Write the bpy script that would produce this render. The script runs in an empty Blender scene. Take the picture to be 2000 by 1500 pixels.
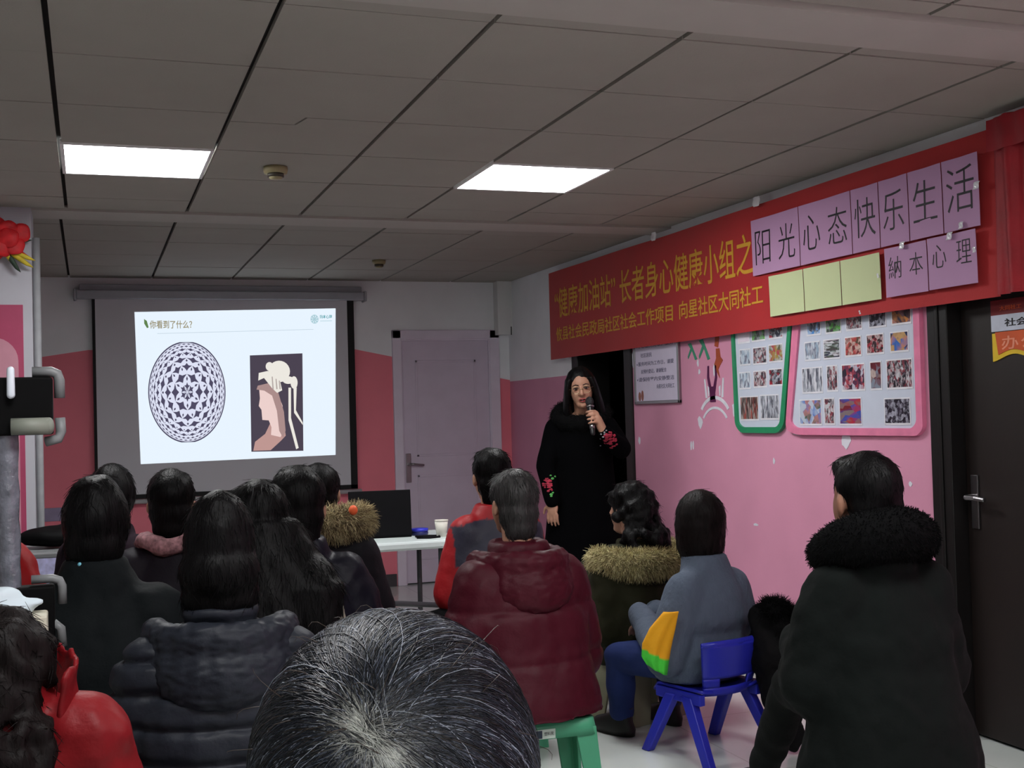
import bpy, math, random
import numpy as np
from mathutils import Matrix, Vector, noise as mnoise
R_ = random.Random(7)
G_ = np.random.default_rng(11)
S = bpy.context.scene
COL = S.collection
PI = math.pi

# ------------------------------------------------------------------ camera, world, exposure
def basis(yaw, pitch, roll):
    cy, sy = math.cos(yaw), math.sin(yaw)
    w = np.array([sy*math.cos(pitch), cy*math.cos(pitch), math.sin(pitch)])
    r = np.array([cy, -sy, 0.0]); u = np.cross(r, w)
    return math.cos(roll)*r+math.sin(roll)*u, -math.sin(roll)*r+math.cos(roll)*u, w
CR, CU, CW = basis(0.34084, 0.02515, -0.027205)
CAMZ = 1.383
cam_data = bpy.data.cameras.new('camera'); cam = bpy.data.objects.new('camera', cam_data); COL.objects.link(cam)
cam_data.sensor_width = 36; cam_data.lens = 2329.6/2000*36; cam_data.clip_start = 0.05
cam.matrix_world = Matrix(((CR[0], CU[0], -CW[0], 0), (CR[1], CU[1], -CW[1], 0), (CR[2], CU[2], -CW[2], CAMZ), (0, 0, 0, 1)))
S.camera = cam
wd = bpy.data.worlds.new('world'); S.world = wd; wd.use_nodes = True
wd.node_tree.nodes['Background'].inputs[0].default_value = (0.5, 0.55, 0.6, 1); wd.node_tree.nodes['Background'].inputs[1].default_value = 0.02
S.view_settings.view_transform = 'Standard'; S.view_settings.look = 'None'; S.view_settings.gamma = 1
S.view_settings.use_curve_mapping = False; S.view_settings.exposure = 0.0
S.cycles.use_denoising = True
LAMP = 31.0       # radiance of the ceiling panels

# ------------------------------------------------------------------ materials
def lin(c):
    c = np.array(c, float)/255.0
    return tuple(np.where(c <= 0.04045, c/12.92, ((c+0.055)/1.055)**2.4))
def mat(name, c, rough=0.75, var=0.12, vs=14.0, bump=0.0, bs=60.0, metal=0.0, emit=0.0, attr=False, spec=0.4, stretch=None, sheen=0.0, coat=0.0):
    m = bpy.data.materials.new(name); m.use_nodes = True
    nt = m.node_tree; b = nt.nodes['Principled BSDF']; L = nt.links
    rgb = lin(c)
    b.inputs['Roughness'].default_value = rough; b.inputs['Metallic'].default_value = metal
    b.inputs['Specular IOR Level'].default_value = spec
    if sheen: b.inputs['Sheen Weight'].default_value = sheen; b.inputs['Sheen Roughness'].default_value = 0.5
    if coat: b.inputs['Coat Weight'].default_value = coat; b.inputs['Coat Roughness'].default_value = 0.1
    tc = nt.nodes.new('ShaderNodeTexCoord'); mp = nt.nodes.new('ShaderNodeMapping'); L.new(tc.outputs['Object'], mp.inputs[0])
    if stretch: mp.inputs['Scale'].default_value = stretch
    n = nt.nodes.new('ShaderNodeTexNoise'); n.inputs['Scale'].default_value = vs; n.inputs['Detail'].default_value = 4; L.new(mp.outputs[0], n.inputs[0])
    mr = nt.nodes.new('ShaderNodeMapRange'); mr.inputs['To Min'].default_value = 1-var; mr.inputs['To Max'].default_value = 1+var
    mr.inputs['From Min'].default_value = 0.25; mr.inputs['From Max'].default_value = 0.75; L.new(n.outputs['Fac'], mr.inputs['Value'])
    vm = nt.nodes.new('ShaderNodeVectorMath'); vm.operation = 'SCALE'; L.new(mr.outputs[0], vm.inputs['Scale'])
    if attr:
        a = nt.nodes.new('ShaderNodeAttribute'); a.attribute_name = 'Col'; L.new(a.outputs['Color'], vm.inputs[0])
    else: vm.inputs[0].default_value = rgb
    L.new(vm.outputs[0], b.inputs['Base Color'])
    if bump:
        n2 = nt.nodes.new('ShaderNodeTexNoise'); n2.inputs['Scale'].default_value = bs; n2.inputs['Detail'].default_value = 5; L.new(mp.outputs[0], n2.inputs[0])
        bp = nt.nodes.new('ShaderNodeBump'); bp.inputs['Strength'].default_value = bump; bp.inputs['Distance'].default_value = 0.01
        L.new(n2.outputs['Fac'], bp.inputs['Height']); L.new(bp.outputs[0], b.inputs['Normal'])
    if emit:
        b.inputs['Emission Color'].default_value = (*rgb, 1); b.inputs['Emission Strength'].default_value = emit
        b.inputs['Base Color'].default_value = (*rgb, 1)
    return m
def emis(name, c, s=1.0):            # light projected on the screen
    m = bpy.data.materials.new(name); m.use_nodes = True; b = m.node_tree.nodes['Principled BSDF']
    b.inputs['Base Color'].default_value = (0.02, 0.02, 0.02, 1); b.inputs['Roughness'].default_value = 1; b.inputs['Specular IOR Level'].default_value = 0
    b.inputs['Emission Color'].default_value = (*lin(c), 1); b.inputs['Emission Strength'].default_value = s
    return m
def wallmat(name, expr, pink, white):  # two paints split along a curved line
    m = mat(name, white, 0.7, 0.05, 3, 0.06, 120); nt = m.node_tree; L = nt.links; b = nt.nodes['Principled BSDF']
    vm = b.inputs['Base Color'].links[0].from_node
    g = nt.nodes.new('ShaderNodeNewGeometry'); sp = nt.nodes.new('ShaderNodeSeparateXYZ'); L.new(g.outputs['Position'], sp.inputs[0])
    def mth(op, a, bb=None, c=None):
        q = nt.nodes.new('ShaderNodeMath'); q.operation = op
        for i, v in enumerate((a, bb, c)):
            if v is None: continue
            if hasattr(v, 'links'): L.new(v, q.inputs[i])
            else: q.inputs[i].default_value = v
        return q.outputs[0]
    h = expr(mth, sp.outputs)
    f = mth('LESS_THAN', sp.outputs['Z'], h)
    mx = nt.nodes.new('ShaderNodeMix'); mx.data_type = 'RGBA'; L.new(f, mx.inputs['Factor'])
    mx.inputs['A'].default_value = (*lin(white), 1); mx.inputs['B'].default_value = (*lin(pink), 1)
    L.new(mx.outputs['Result'], vm.inputs[0])
    return m

# ------------------------------------------------------------------ mesh building
class MB:
    def __init__(s): s.V = []; s.F = []; s.C = []; s.n = 0; s.mi = []
    def add(s, V, F, mi=0, col=None):
        V = np.asarray(V, float).reshape(-1, 3); s.V.append(V)
        if not isinstance(F, (list, tuple)): F = [F]
        for f in F:
            f = np.asarray(f, int)
            if f.size == 0: continue
            if f.ndim == 1: f = f[None]
            s.F.append(f+s.n); s.mi.append(mi)
        if col is not None: s.C.append((s.n, len(V), col))
        s.n += len(V); return s
    def xf(s, f):
        s.V = [f(v) for v in s.V]; return s
    def mesh(s, name, mats, smooth=True, autos=None):
        me = bpy.data.meshes.new(name); V = np.concatenate(s.V)
        me.vertices.add(len(V)); me.vertices.foreach_set('co', V.astype(np.float32).ravel())
        nl = sum(f.size for f in s.F); npoly = sum(len(f) for f in s.F)
        me.loops.add(nl); me.polygons.add(npoly)
        me.loops.foreach_set('vertex_index', np.concatenate([f.ravel() for f in s.F]).astype(np.int32))
        st = np.concatenate([np.full(len(f), f.shape[1]) for f in s.F]); ls = np.concatenate([[0], np.cumsum(st)[:-1]])
        me.polygons.foreach_set('loop_start', ls.astype(np.int32))
        me.polygons.foreach_set('material_index', np.concatenate([np.full(len(f), m) for f, m in zip(s.F, s.mi)]).astype(np.int32))
        me.polygons.foreach_set('use_smooth', np.full(npoly, smooth))
        if s.C:
            a = me.color_attributes.new('Col', 'FLOAT_COLOR', 'POINT'); d = np.ones((len(V), 4), np.float32); d[:, :3] = 0.5
            for i, k, c in s.C: d[i:i+k, :3] = c
            a.data.foreach_set('color', d.ravel())
        me.update(calc_edges=True); me.validate()
        for m in (mats if isinstance(mats, (list, tuple)) else [mats]): me.materials.append(m)
        return me
    def build(s, name, mats, parent=None, smooth=False, bevel=0.0):
        return link(name, s.mesh(name, mats, smooth), parent, bevel)
def link(name, me, parent=None, bevel=0.0):
    o = bpy.data.objects.new(name, me); COL.objects.link(o)
    if parent: o.parent = parent
    if bevel:
        b = o.modifiers.new('Bevel', 'BEVEL'); b.width = bevel; b.segments = 2; b.limit_method = 'ANGLE'; b.angle_limit = 0.6
    return o
def tag(o, label=None, cat=None, group=None, kind=None):
    if label: o['label'] = label
    if cat: o['category'] = cat
    if group: o['group'] = group
    if kind: o['kind'] = kind
    return o
def empty(name, loc=(0, 0, 0), rz=0.0):
    o = bpy.data.objects.new(name, None); COL.objects.link(o); o.location = loc; o.rotation_euler = (0, 0, rz); o.empty_display_size = 0.05
    return o
RW = Matrix(((0, 0, -1, 3.38), (-1, 0, 0, 0), (0, 1, 0, 0), (0, 0, 0, 1)))     # local x runs right along the right wall, z away from it
BW = Matrix(((1, 0, 0, 0), (0, 0, -1, 9.58), (0, 1, 0, 0), (0, 0, 0, 1)))
def onwall(o, W, y, z, off=0.0):
    M = W.copy()
    if W is RW: M[1][3] = y; M[2][3] = z; M[0][3] -= off
    else: M[0][3] = y; M[2][3] = z; M[1][3] -= off
    o.matrix_world = M; return o

def cube(c, s, R=None):
    V = np.array([[x, y, z] for x in (-.5, .5) for y in (-.5, .5) for z in (-.5, .5)])*np.array(s, float)
    if R is not None: V = V@np.array(R).T
    return V+np.array(c, float), np.array([[0, 1, 3, 2], [4, 6, 7, 5], [0, 4, 5, 1], [2, 3, 7, 6], [0, 2, 6, 4], [1, 5, 7, 3]])
def bxx(x0, x1, y0, y1, z0, z1): return cube(((x0+x1)/2, (y0+y1)/2, (z0+z1)/2), (x1-x0, y1-y0, z1-z0))
def prism(P, z0, z1):
    P = np.array(P, float); n = len(P)
    a = sum(P[i][0]*P[(i+1) % n][1]-P[(i+1) % n][0]*P[i][1] for i in range(n))
    if a < 0: P = P[::-1]
    V = np.concatenate([np.c_[P, np.full(n, z0)], np.c_[P, np.full(n, z1)]]); i = np.arange(n); j = (i+1) % n
    return V, [np.c_[i, j, j+n, i+n], np.arange(n)[::-1], np.arange(n)+n]
def frame_of(d):
    d = d/np.linalg.norm(d); a = np.array([0, 0, 1.0]) if abs(d[2]) < .9 else np.array([0, 1.0, 0])
    x = np.cross(a, d); x /= np.linalg.norm(x); return x, np.cross(d, x), d
def rings(cs, closed_caps=True):          # cs: list of (n,3) rings
    n = len(cs[0]); k = len(cs); V = np.concatenate(cs); i = np.arange(n); j = (i+1) % n
    Q = np.concatenate([np.c_[i+a*n, j+a*n, j+(a+1)*n, i+(a+1)*n] for a in range(k-1)])
    F = [Q]
    if closed_caps: F += [np.arange(n)[::-1], np.arange(n)+(k-1)*n]
    return V, F
def cap(p0, p1, r0, r1, n=14, flat=False):
    p0 = np.array(p0, float); p1 = np.array(p1, float); x, y, d = frame_of(p1-p0); L = np.linalg.norm(p1-p0)
    t = np.linspace(0, 2*PI, n, endpoint=False); u = np.outer(np.cos(t), x)+np.outer(np.sin(t), y)
    cs = []
    if flat: prof = [(0, r0), (L, r1)]
    else:
        prof = [(-r0*math.cos(a), r0*math.sin(a)) for a in np.linspace(0.12, PI/2, 5)]+[(L+r1*math.sin(a), r1*math.cos(a)) for a in np.linspace(0, PI/2-.12, 5)]
    for h, r in prof: cs.append(p0+d*h+u*r)
    return rings(cs)
def ell(c, r, R=None, n=16, m=12):
    t = np.linspace(0, 2*PI, n, endpoint=False); cs = []
    for a in np.linspace(0.08, PI-0.08, m):
        P = np.c_[np.cos(t)*math.sin(a), np.sin(t)*math.sin(a), np.full(n, -math.cos(a))]*np.array(r)
        if R is not None: P = P@np.array(R).T
        cs.append(P+np.array(c))
    return rings(cs)
def loft(secs, n=24, pw=2.0):              # secs: (cx,cy,cz,rx,ry)
    t = np.linspace(0, 2*PI, n, endpoint=False); c, s_ = np.cos(t), np.sin(t)
    ex = np.sign(c)*np.abs(c)**(2/pw); ey = np.sign(s_)*np.abs(s_)**(2/pw)
    return rings([np.c_[q[0]+ex*q[3], q[1]+ey*q[4], np.full(n, q[2])] for q in secs])
def tube(P, r, n=8, closed=False):
    P = np.array(P, float); k = len(P); r = np.broadcast_to(r, (k,)); T = np.gradient(P, axis=0) if not closed else np.roll(P, -1, 0)-np.roll(P, 1, 0)
    cs = []; t = np.linspace(0, 2*PI, n, endpoint=False); px = None
    for i in range(k):
        x, y, d = frame_of(T[i])
        if px is not None:
            x = px-d*np.dot(px, d); x /= np.linalg.norm(x); y = np.cross(d, x)
        px = x; cs.append(P[i]+r[i]*(np.outer(np.cos(t), x)+np.outer(np.sin(t), y)))
    if closed: cs.append(cs[0])
    return rings(cs, not closed)
def lathe(prof, n=28, c=(0, 0, 0)):
    t = np.linspace(0, 2*PI, n, endpoint=False)
    return rings([np.c_[np.cos(t)*r, np.sin(t)*r, np.full(n, z)]+np.array(c) for r, z in prof])
def strands(P, r0, r1):                     # P (N,K,3) -> thin three-sided tubes
    N, K, _ = P.shape; T = np.gradient(P, axis=1); T /= np.linalg.norm(T, axis=2, keepdims=True)+1e-9
    a = np.array([.31, .52, .79]); x = np.cross(T, a); x /= np.linalg.norm(x, axis=2, keepdims=True)+1e-9; y = np.cross(T, x)
    rr = np.linspace(r0, r1, K)[None, :, None]
    V = np.stack([P+rr*(math.cos(q)*x+math.sin(q)*y) for q in (0, 2.094, 4.189)], 2)   # N,K,3,3
    idx = np.arange(N*K*3).reshape(N, K, 3); j = np.roll(idx, -1, 2)
    F = np.stack([idx[:, :-1], j[:, :-1], j[:, 1:], idx[:, 1:]], -1).reshape(-1, 4)
    return V.reshape(-1, 3), F
def remesh(prims, vox, smooth=6):
    b = MB()
    for V, F in prims: b.add(V, F)
    me = b.mesh('tmp', []); o = bpy.data.objects.new('tmp', me); COL.objects.link(o)
    q = o.modifiers.new('r', 'REMESH'); q.mode = 'VOXEL'; q.voxel_size = vox; q.use_smooth_shade = True
    if smooth: w = o.modifiers.new('s', 'SMOOTH'); w.iterations = smooth; w.factor = 0.5
    dg = bpy.context.evaluated_depsgraph_get(); e = o.evaluated_get(dg); m2 = bpy.data.meshes.new_from_object(e)
    n = len(m2.vertices); V = np.empty(n*3, np.float32); m2.vertices.foreach_get('co', V)
    F = np.empty(len(m2.loops), np.int32); m2.loops.foreach_get('vertex_index', F); lt = np.empty(len(m2.polygons), np.int32); m2.polygons.foreach_get('loop_total', lt)
    ls = np.concatenate([[0], np.cumsum(lt)[:-1]]); Fs = []
    for k in np.unique(lt):
        s_ = ls[lt == k]; Fs.append(F[s_[:, None]+np.arange(k)])
    bpy.data.objects.remove(o); bpy.data.meshes.remove(me); bpy.data.meshes.remove(m2)
    return V.reshape(-1, 3).astype(float), Fs
def normals(V, Fs):
    N = np.zeros_like(V)
    for F in Fs:
        n = np.cross(V[F[:, 1]]-V[F[:, 0]], V[F[:, 2]]-V[F[:, 0]])
        for k in range(F.shape[1]): np.add.at(N, F[:, k], n)
    return N/(np.linalg.norm(N, axis=1, keepdims=True)+1e-12)
def wrinkle(V, Fs, amp, sc, seed=0.0, aniso=(1, 1, 1)):
    N = normals(V, Fs); off = np.array([seed*3.1, seed*1.7, seed])
    d = np.array([mnoise.noise(Vector(v)) for v in (V*sc*np.array(aniso)+off)])
    return V+N*(d*amp)[:, None]
def quilt(V, Fs, amp, pitch, z0=0.0, zmin=-9, tilt=0.0):
    N = normals(V, Fs); z = V[:, 2]+tilt*np.abs(V[:, 0])
    dz = np.abs((z-z0)/pitch-np.round((z-z0)/pitch))*pitch; w = -np.exp(-(dz/.011)**2)+.25*(np.abs(np.sin(PI*(z-z0)/pitch))-1)
    w = np.where(V[:, 2] < zmin, 0, w)
    return V+N*(w*amp)[:, None]
def sample(V, Fs, n, rng=G_):
    T = []
    for F in Fs: T += [F[:, [0, i, i+1]] for i in range(1, F.shape[1]-1)]
    T = np.concatenate(T); A = np.cross(V[T[:, 1]]-V[T[:, 0]], V[T[:, 2]]-V[T[:, 0]]); ar = np.linalg.norm(A, axis=1)
    k = rng.choice(len(T), n, p=ar/ar.sum()); u = rng.random((n, 2)); f = u.sum(1) > 1; u[f] = 1-u[f]
    P = V[T[k, 0]]+u[:, :1]*(V[T[k, 1]]-V[T[k, 0]])+u[:, 1:]*(V[T[k, 2]]-V[T[k, 0]])
    return P, A[k]/(ar[k][:, None]+1e-12)
def furry(mb, V, Fs, n, L, r=.0009, grav=.5, mi=0, lift=1.0, jit=.5, cols=None):
    P, N = sample(V, Fs, n); D = N*lift+G_.normal(0, jit, (n, 3))+np.array([0, 0, -grav])
    D /= np.linalg.norm(D, axis=1, keepdims=True); ln = L*(.55+.6*G_.random(n))[:, None]
    pts = [P-N*.003]
    for t in (.4, .75, 1.0): pts.append(P+D*ln*t+np.array([0, 0, -grav*.35])*ln*t*t)
    v, f = strands(np.stack(pts, 1), r, r*.25)
    if cols is not None:
        c = np.repeat(np.array(cols)[G_.integers(0, len(cols), n)], 12, 0); mb.add(v, f, mi, c)
    else: mb.add(v, f, mi)
def rotm(ax, a):
    return np.array(Matrix.Rotation(a, 3, ax))

def text(body, w, h, mat_, parent=None, name='lettering', depth=0.0015, bold=0.0, at=(0, 0, 0), M=None, space=1.0):
    cu = bpy.data.curves.new('t', 'FONT'); cu.body = body; cu.size = 1; cu.offset = bold; cu.extrude = 0.01; cu.resolution_u = 3; cu.space_character = space
    o = bpy.data.objects.new('t', cu); COL.objects.link(o); bpy.context.view_layer.update()
    me = bpy.data.meshes.new_from_object(o.evaluated_get(bpy.context.evaluated_depsgraph_get())); bpy.data.objects.remove(o)
    n = len(me.vertices); V = np.empty(n*3, np.float32); me.vertices.foreach_get('co', V); V = V.reshape(-1, 3)
    lo, hi = V.min(0), V.max(0); V = (V-lo)/(hi-lo+1e-9)*np.array([w, h, depth])
    if M is not None: V = M(V)
    V = V+np.array(at)
    me.vertices.foreach_set('co', V.astype(np.float32).ravel()); me.materials.clear(); me.materials.append(mat_); me.update(); me.name = name
    return link(name, me, parent)

# ================================================================== THE ROOM
M_tile = mat('ceiling tile', (157, 154, 146), 0.9, 0.04, 3, 0.15, 180)
M_gap = mat('dark ceiling gap', (24, 22, 20), 0.9)
M_plaster = mat('white plaster', (222, 222, 222), 0.8, 0.04, 4, 0.05, 100)
PINK = (218, 149, 177); PINKB = (240, 132, 148); WHITE = (238, 240, 244)  # back wall pink is deeper: light bouncing between walls put into its colour
M_wr = wallmat('painted right wall', lambda m, p: m('ADD', 1.66, m('MULTIPLY', m('LESS_THAN', p['Y'], 8.0), 0.74)), PINK, WHITE)
M_wb = wallmat('painted back wall', lambda m, p: m('SUBTRACT', m('SUBTRACT', 1.955, m('MULTIPLY', m('MAXIMUM', m('SUBTRACT', p['X'], 2.0), 0.0), 0.205)), m('MULTIPLY', m('MAXIMUM', m('MULTIPLY', p['X'], -1.0), 0.0), 0.15)), PINKB, WHITE)
M_beam = mat('beam plaster', (172, 168, 162), 0.85, 0.04, 4)
M_floor = mat('glossy floor tile', (206, 212, 208), 0.16, 0.05, 2.5, 0.0, spec=0.5)
M_dark = mat('black brown door wood', (15, 12, 12), 0.45, 0.15, 8, 0.05, 80, stretch=(1, 1, .1))
M_door2 = mat('dark brown door leaf', (30, 22, 20), 0.5, 0.15, 9, 0.04, 80, stretch=(1, 1, .1))
M_black = mat('corridor shade', (10, 10, 11), 0.9)  # darkness of the unlit corridor put into a near-black wall colour
M_lilac = mat('lilac grey door paint', (226, 216, 232), 0.55, 0.05, 6)
M_lilac2 = mat('lilac grey door leaf', (212, 200, 218), 0.55, 0.05, 6)
M_chrome = mat('brushed metal', (150, 148, 150), 0.3, 0.05, metal=1.0)
M_base = mat('dark grey skirting tile', (66, 64, 68), 0.5)

def st(name, mb, m, parent=None, bevel=0, smooth=False):
    o = mb.build(name, m, parent, smooth, bevel)
    if parent is None: o['kind'] = 'structure'
    return o
XR, YB, ZC = 3.38, 9.58, 2.504
XL, YN = -3.6, -2.6
fl = MB().add(*bxx(XL-.2, 5.2, YN-.2, YB+.2, -.12, 0)); floor = st('floor', fl, M_floor)
# floor joints come from real grooves between tiles drawn in the material
nt = M_floor.node_tree; br = nt.nodes.new('ShaderNodeTexBrick'); br.offset = 0; br.inputs['Scale'].default_value = 1; br.inputs['Brick Width'].default_value = .8; br.inputs['Row Height'].default_value = .8
br.inputs['Mortar Size'].default_value = .0035; br.inputs['Color1'].default_value = (1, 1, 1, 1); br.inputs['Color2'].default_value = (.97, .97, .97, 1); br.inputs['Mortar'].default_value = (.78, .77, .75, 1)
g = nt.nodes.new('ShaderNodeNewGeometry'); nt.links.new(g.outputs['Position'], br.inputs['Vector'])
pb = nt.nodes['Principled BSDF']; old = pb.inputs['Base Color'].links[0].from_socket
mx = nt.nodes.new('ShaderNodeMix'); mx.data_type = 'RGBA'; mx.blend_type = 'MULTIPLY'; mx.inputs['Factor'].default_value = 1
nt.links.new(old, mx.inputs['A']); nt.links.new(br.outputs['Color'], mx.inputs['B']); nt.links.new(mx.outputs['Result'], pb.inputs['Base Color'])

# ceiling: separate tile slabs with dark gaps, plain plaster strips between the fields
lamps = [(-.095, 5.0), (1.705, 5.0), (-.095, 1.7), (1.705, 1.7), (-.095, -1.3), (1.705, -1.3)]
ce = MB(); ce.add(*bxx(XL-.2, 5.2, YN-.2, YB+.2, ZC+.02, ZC+.12), mi=1)
def tiles(x0, xs, xe, ys, gx=.0085, gy=.0045):
    xx = [xs]+[v for v in np.arange(x0-6, 6, .6) if xs+.05 < v < xe-.05]+[xe]
    for a, b in zip(xx[:-1], xx[1:]):
        for c, d in zip(ys[:-1], ys[1:]):
            if any(abs(a-lx) < .02 and abs(c-ly) < .08 for lx, ly in lamps): continue
            q = R_.uniform(-.0012, .0012)
            if abs(a-.505) < .02 and abs(c-3.8) < .02:      # one tile is pieced together
                ce.add(*prism([(a+gx, c+gy), (b-gx, c+gy), (b-gx, d-gy), (a+.27, d-gy), (a+.245, d+.11), (a+gx, d+.11)], ZC, ZC+.021)); continue
            if abs(a-.505) < .02 and abs(c-4.4) < .02:
                ce.add(*prism([(a+gx, c+.12), (a+.253, c+.12), (a+.278, c+gy), (b-gx, c+gy), (b-gx, d-gy), (a+gx, d-gy)], ZC, ZC+.021)); continue
            ce.add(*bxx(a+gx, b-gx, c+gy, d-gy, ZC+q, ZC+.021))
ny = [YN]+[v for v in np.arange(3.2-7.2, 2.6, .6)if v > YN+.05]+[2.8]
tiles(-.095, XL, XR+.0, [-2.5, -1.9, -1.3, -.7, -.1, .5, 1.1, 1.7, 2.3, 2.72, 2.82])
tiles(-.095, XL, XR, [3.08, 3.2, 3.8, 4.4, 5.0, 5.6, 6.2, 6.53])
tiles(-.13, XL, XR, [6.8, 7.04, 7.64, 8.24, 8.84, 9.44, YB])
st('ceiling', ce, [M_tile, M_gap])
bm = MB().add(*bxx(XL, XR, 6.535, 6.8, ZC-.012, ZC+.02)); st('beam', bm, M_beam)
bm = MB().add(*bxx(XL, XR, 2.82, 3.075, ZC-.02, ZC+.02)); st('beam', bm, M_beam)

# walls
D2 = (3.24, 4.07); D3 = (7.24, 8.06)       # openings of the office door and the dark doorway
wr = MB()
for a, b, c, d in ((YN-.2, D2[0], 0, ZC+.02), (D2[0], D2[1], 2.06, ZC+.02), (D2[1], D3[0], 0, ZC+.02), (D3[0], D3[1], 2.06, ZC+.02), (D3[1], YB+.2, 0, ZC+.02)):
    wr.add(*bxx(XR, XR+.24, a, b, c, d))
wall_right = st('wall_right', wr, M_wr)
wb = MB().add(*bxx(XL-.2, 2.42, YB, YB+.2, 0, ZC+.02)).add(*bxx(2.42, 3.21, YB, YB+.2, 2.04, ZC+.02)).add(*bxx(3.21, XR+.24, YB, YB+.2, 0, ZC+.02))
wall_back = st('wall_back', wb, M_wb)
st('wall_left', MB().add(*bxx(XL-.2, XL, YN-.2, YB+.2, 0, ZC+.02)), M_plaster)
st('wall_rear', MB().add(*bxx(XL-.2, XR+.24, YN-.2, YN, 0, ZC+.02)), M_plaster)
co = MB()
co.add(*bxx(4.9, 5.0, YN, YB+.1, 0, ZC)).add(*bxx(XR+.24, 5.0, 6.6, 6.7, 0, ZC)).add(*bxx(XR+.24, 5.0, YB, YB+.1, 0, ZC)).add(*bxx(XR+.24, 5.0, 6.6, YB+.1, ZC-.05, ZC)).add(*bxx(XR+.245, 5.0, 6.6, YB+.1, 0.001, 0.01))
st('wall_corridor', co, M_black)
bs = MB().add(*bxx(XR-.012, XR, D2[1]+.12, D3[0]-.1, 0, .105)).add(*bxx(XR-.012, XR, D3[1]+.1, YB, 0, .105)); st('baseboard_right', bs, M_base, bevel=.003)
bs = MB().add(*bxx(-.9, 2.35, YB-.012, YB, 0, .1)); st('baseboard_back', bs, M_base, bevel=.003)
# boxed-in pipe in the corner
tr = MB().add(*bxx(3.25, XR, 9.47, YB, 2.054, ZC)); st('trim_1', tr, M_plaster)
tr = MB().add(*tube([(3.362, 9.46, 2.05), (3.362, 9.46, 2.12)], .004)); st('trim_2', tr, M_gap)
# pillar with pink panel; unseen run to the left added to block lamp light
M_pinkp = mat('deep pink paint', (160, 62, 94), 0.6, 0.05); M_pinkl = mat('pale pink paint', (186, 130, 146), 0.6, 0.05)
pl = MB().add(*bxx(XL, -.265, 6.53, 6.8, 0, ZC)); pil = st('wall_pillar_extended', pl, mat('grey white plaster', (176, 176, 184), .8, .04, 4))
pp = MB().add(*bxx(-1.1, -.31, 6.524, 6.532, 0.0, 2.005)); st('painted_panel', pp, M_pinkp, pil)
xx = -.33
rr = [(-1.05, .0), (-.335, 0)]+[(-.455+.12*math.cos(a), 1.72+.12*math.sin(a)) for a in np.linspace(0, PI/2, 8)]+[(-1.05, 1.84)]
V, F = prism(rr, 0, .004); V = np.c_[V[:, 0], 6.524-V[:, 2], V[:, 1]]
st('painted_panel', MB().add(V, F), M_pinkl, pil)
pp = MB().add(*cap((-.243, 6.55, 0.02), (-.243, 6.55, 2.35), .018, .018, flat=True)); st('pipe', pp, mat('grey pipe', (150, 152, 156), .5), pil, smooth=True)

# doors
def lever(parent, c, s=1):          # built in wall-local axes: x right, y up, z out
    b = MB().add(*bxx(-.022, .022, -.12, .12, 0, .008)); b.xf(lambda v: v+np.array(c)); p = b.build('handle_plate', M_chrome, parent, bevel=.004)
    b = MB().add(*cap((0, .03, 0), (0, .03, .05), .011, .011)).add(*tube([(0, .03, .05), (.03*s, .032, .056), (.12*s, .022, .05)], [.011, .010, .008])); b.xf(lambda v: v+np.array(c)); b.build('handle_lever', M_chrome, parent, True)
    return p
d1 = empty('door_1', (2.82, YB, 0)); tag(d1, 'lilac grey door with raised panels in the back wall right of the projection screen', 'door', kind='structure'); onwall(d1, BW, 2.42, 0)
fr = MB()
for a, b, c, d in ((-.064, .012, 0, 2.10), (.778, .866, 0, 2.10), (-.064, .866, 2.028, 2.10)): fr.add(*bxx(a, b, c, d, -.05, .022))
for a, b, c, d in ((.0, .02, 0, 2.03), (.77, .79, 0, 2.03), (0, .79, 2.012, 2.03)): fr.add(*bxx(a, b, c, d, -.05, .012))
fr.build('door_frame', M_lilac, d1, bevel=.006)
lf = MB().add(*bxx(.02, .77, .012, 2.012, -.045, -.008)); lf.build('door_leaf', M_lilac2, d1, bevel=.002)
for x0, x1, y0, y1 in ((.13, .66, 1.05, 1.85), (.13, .66, .2, .9)):
    p = MB()
    for q0, q1, w0, w1 in ((x0, x1, y0, y0+.02), (x0, x1, y1-.02, y1), (x0, x0+.02, y0, y1), (x1-.02, x1, y0, y1)): p.add(*bxx(q0, q1, w0, w1, -.01, -.003))
    p.build('panel_moulding', M_lilac2, d1, bevel=.004)
lever(d1, (.055, .96, -.008))

d2 = empty('door_2'); tag(d2, 'dark brown office door at the right edge under the red banner', 'door', kind='structure'); onwall(d2, RW, D2[1], 0)
fr = MB()
for a, b, c, d in ((-.115, .01, 0, 2.12), (.82, .945, 0, 2.12), (-.115, .945, 2.04, 2.12)): fr.add(*bxx(a, b, c, d, -.24, .018))
fr.add(*bxx(-.06, -.04, 0, 2.12, .018, .026)); fr.build('door_frame', M_dark, d2, bevel=.004)
lf = MB().add(*bxx(.012, .82, .012, 2.04, -.10, -.055)); lf.build('door_leaf', M_door2, d2, bevel=.002)
b = MB().add(*bxx(.045, .085, .86, 1.08, -.055, -.045)).add(*cap((.065, .99, -.05), (.065, .99, -.005), .012, .012)).add(*tube([(.065, .99, -.005), (.12, .99, 0), (.17, .985, -.005)], [.012, .011, .009])); b.build('door_handle', M_chrome, d2, bevel=.002)

d3 = empty('door_3'); tag(d3, 'dark open doorway behind the speaker in the right wall', 'doorway', kind='structure'); onwall(d3, RW, D3[1], 0)
fr = MB()
for a, b, c, d in ((-.1, .012, 0, 2.1), (.81, .92, 0, 2.1), (-.1, .92, 2.03, 2.1)): fr.add(*bxx(a, b, c, d, -.24, .016))
fr.build('door_frame', M_dark, d3, bevel=.005)

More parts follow.
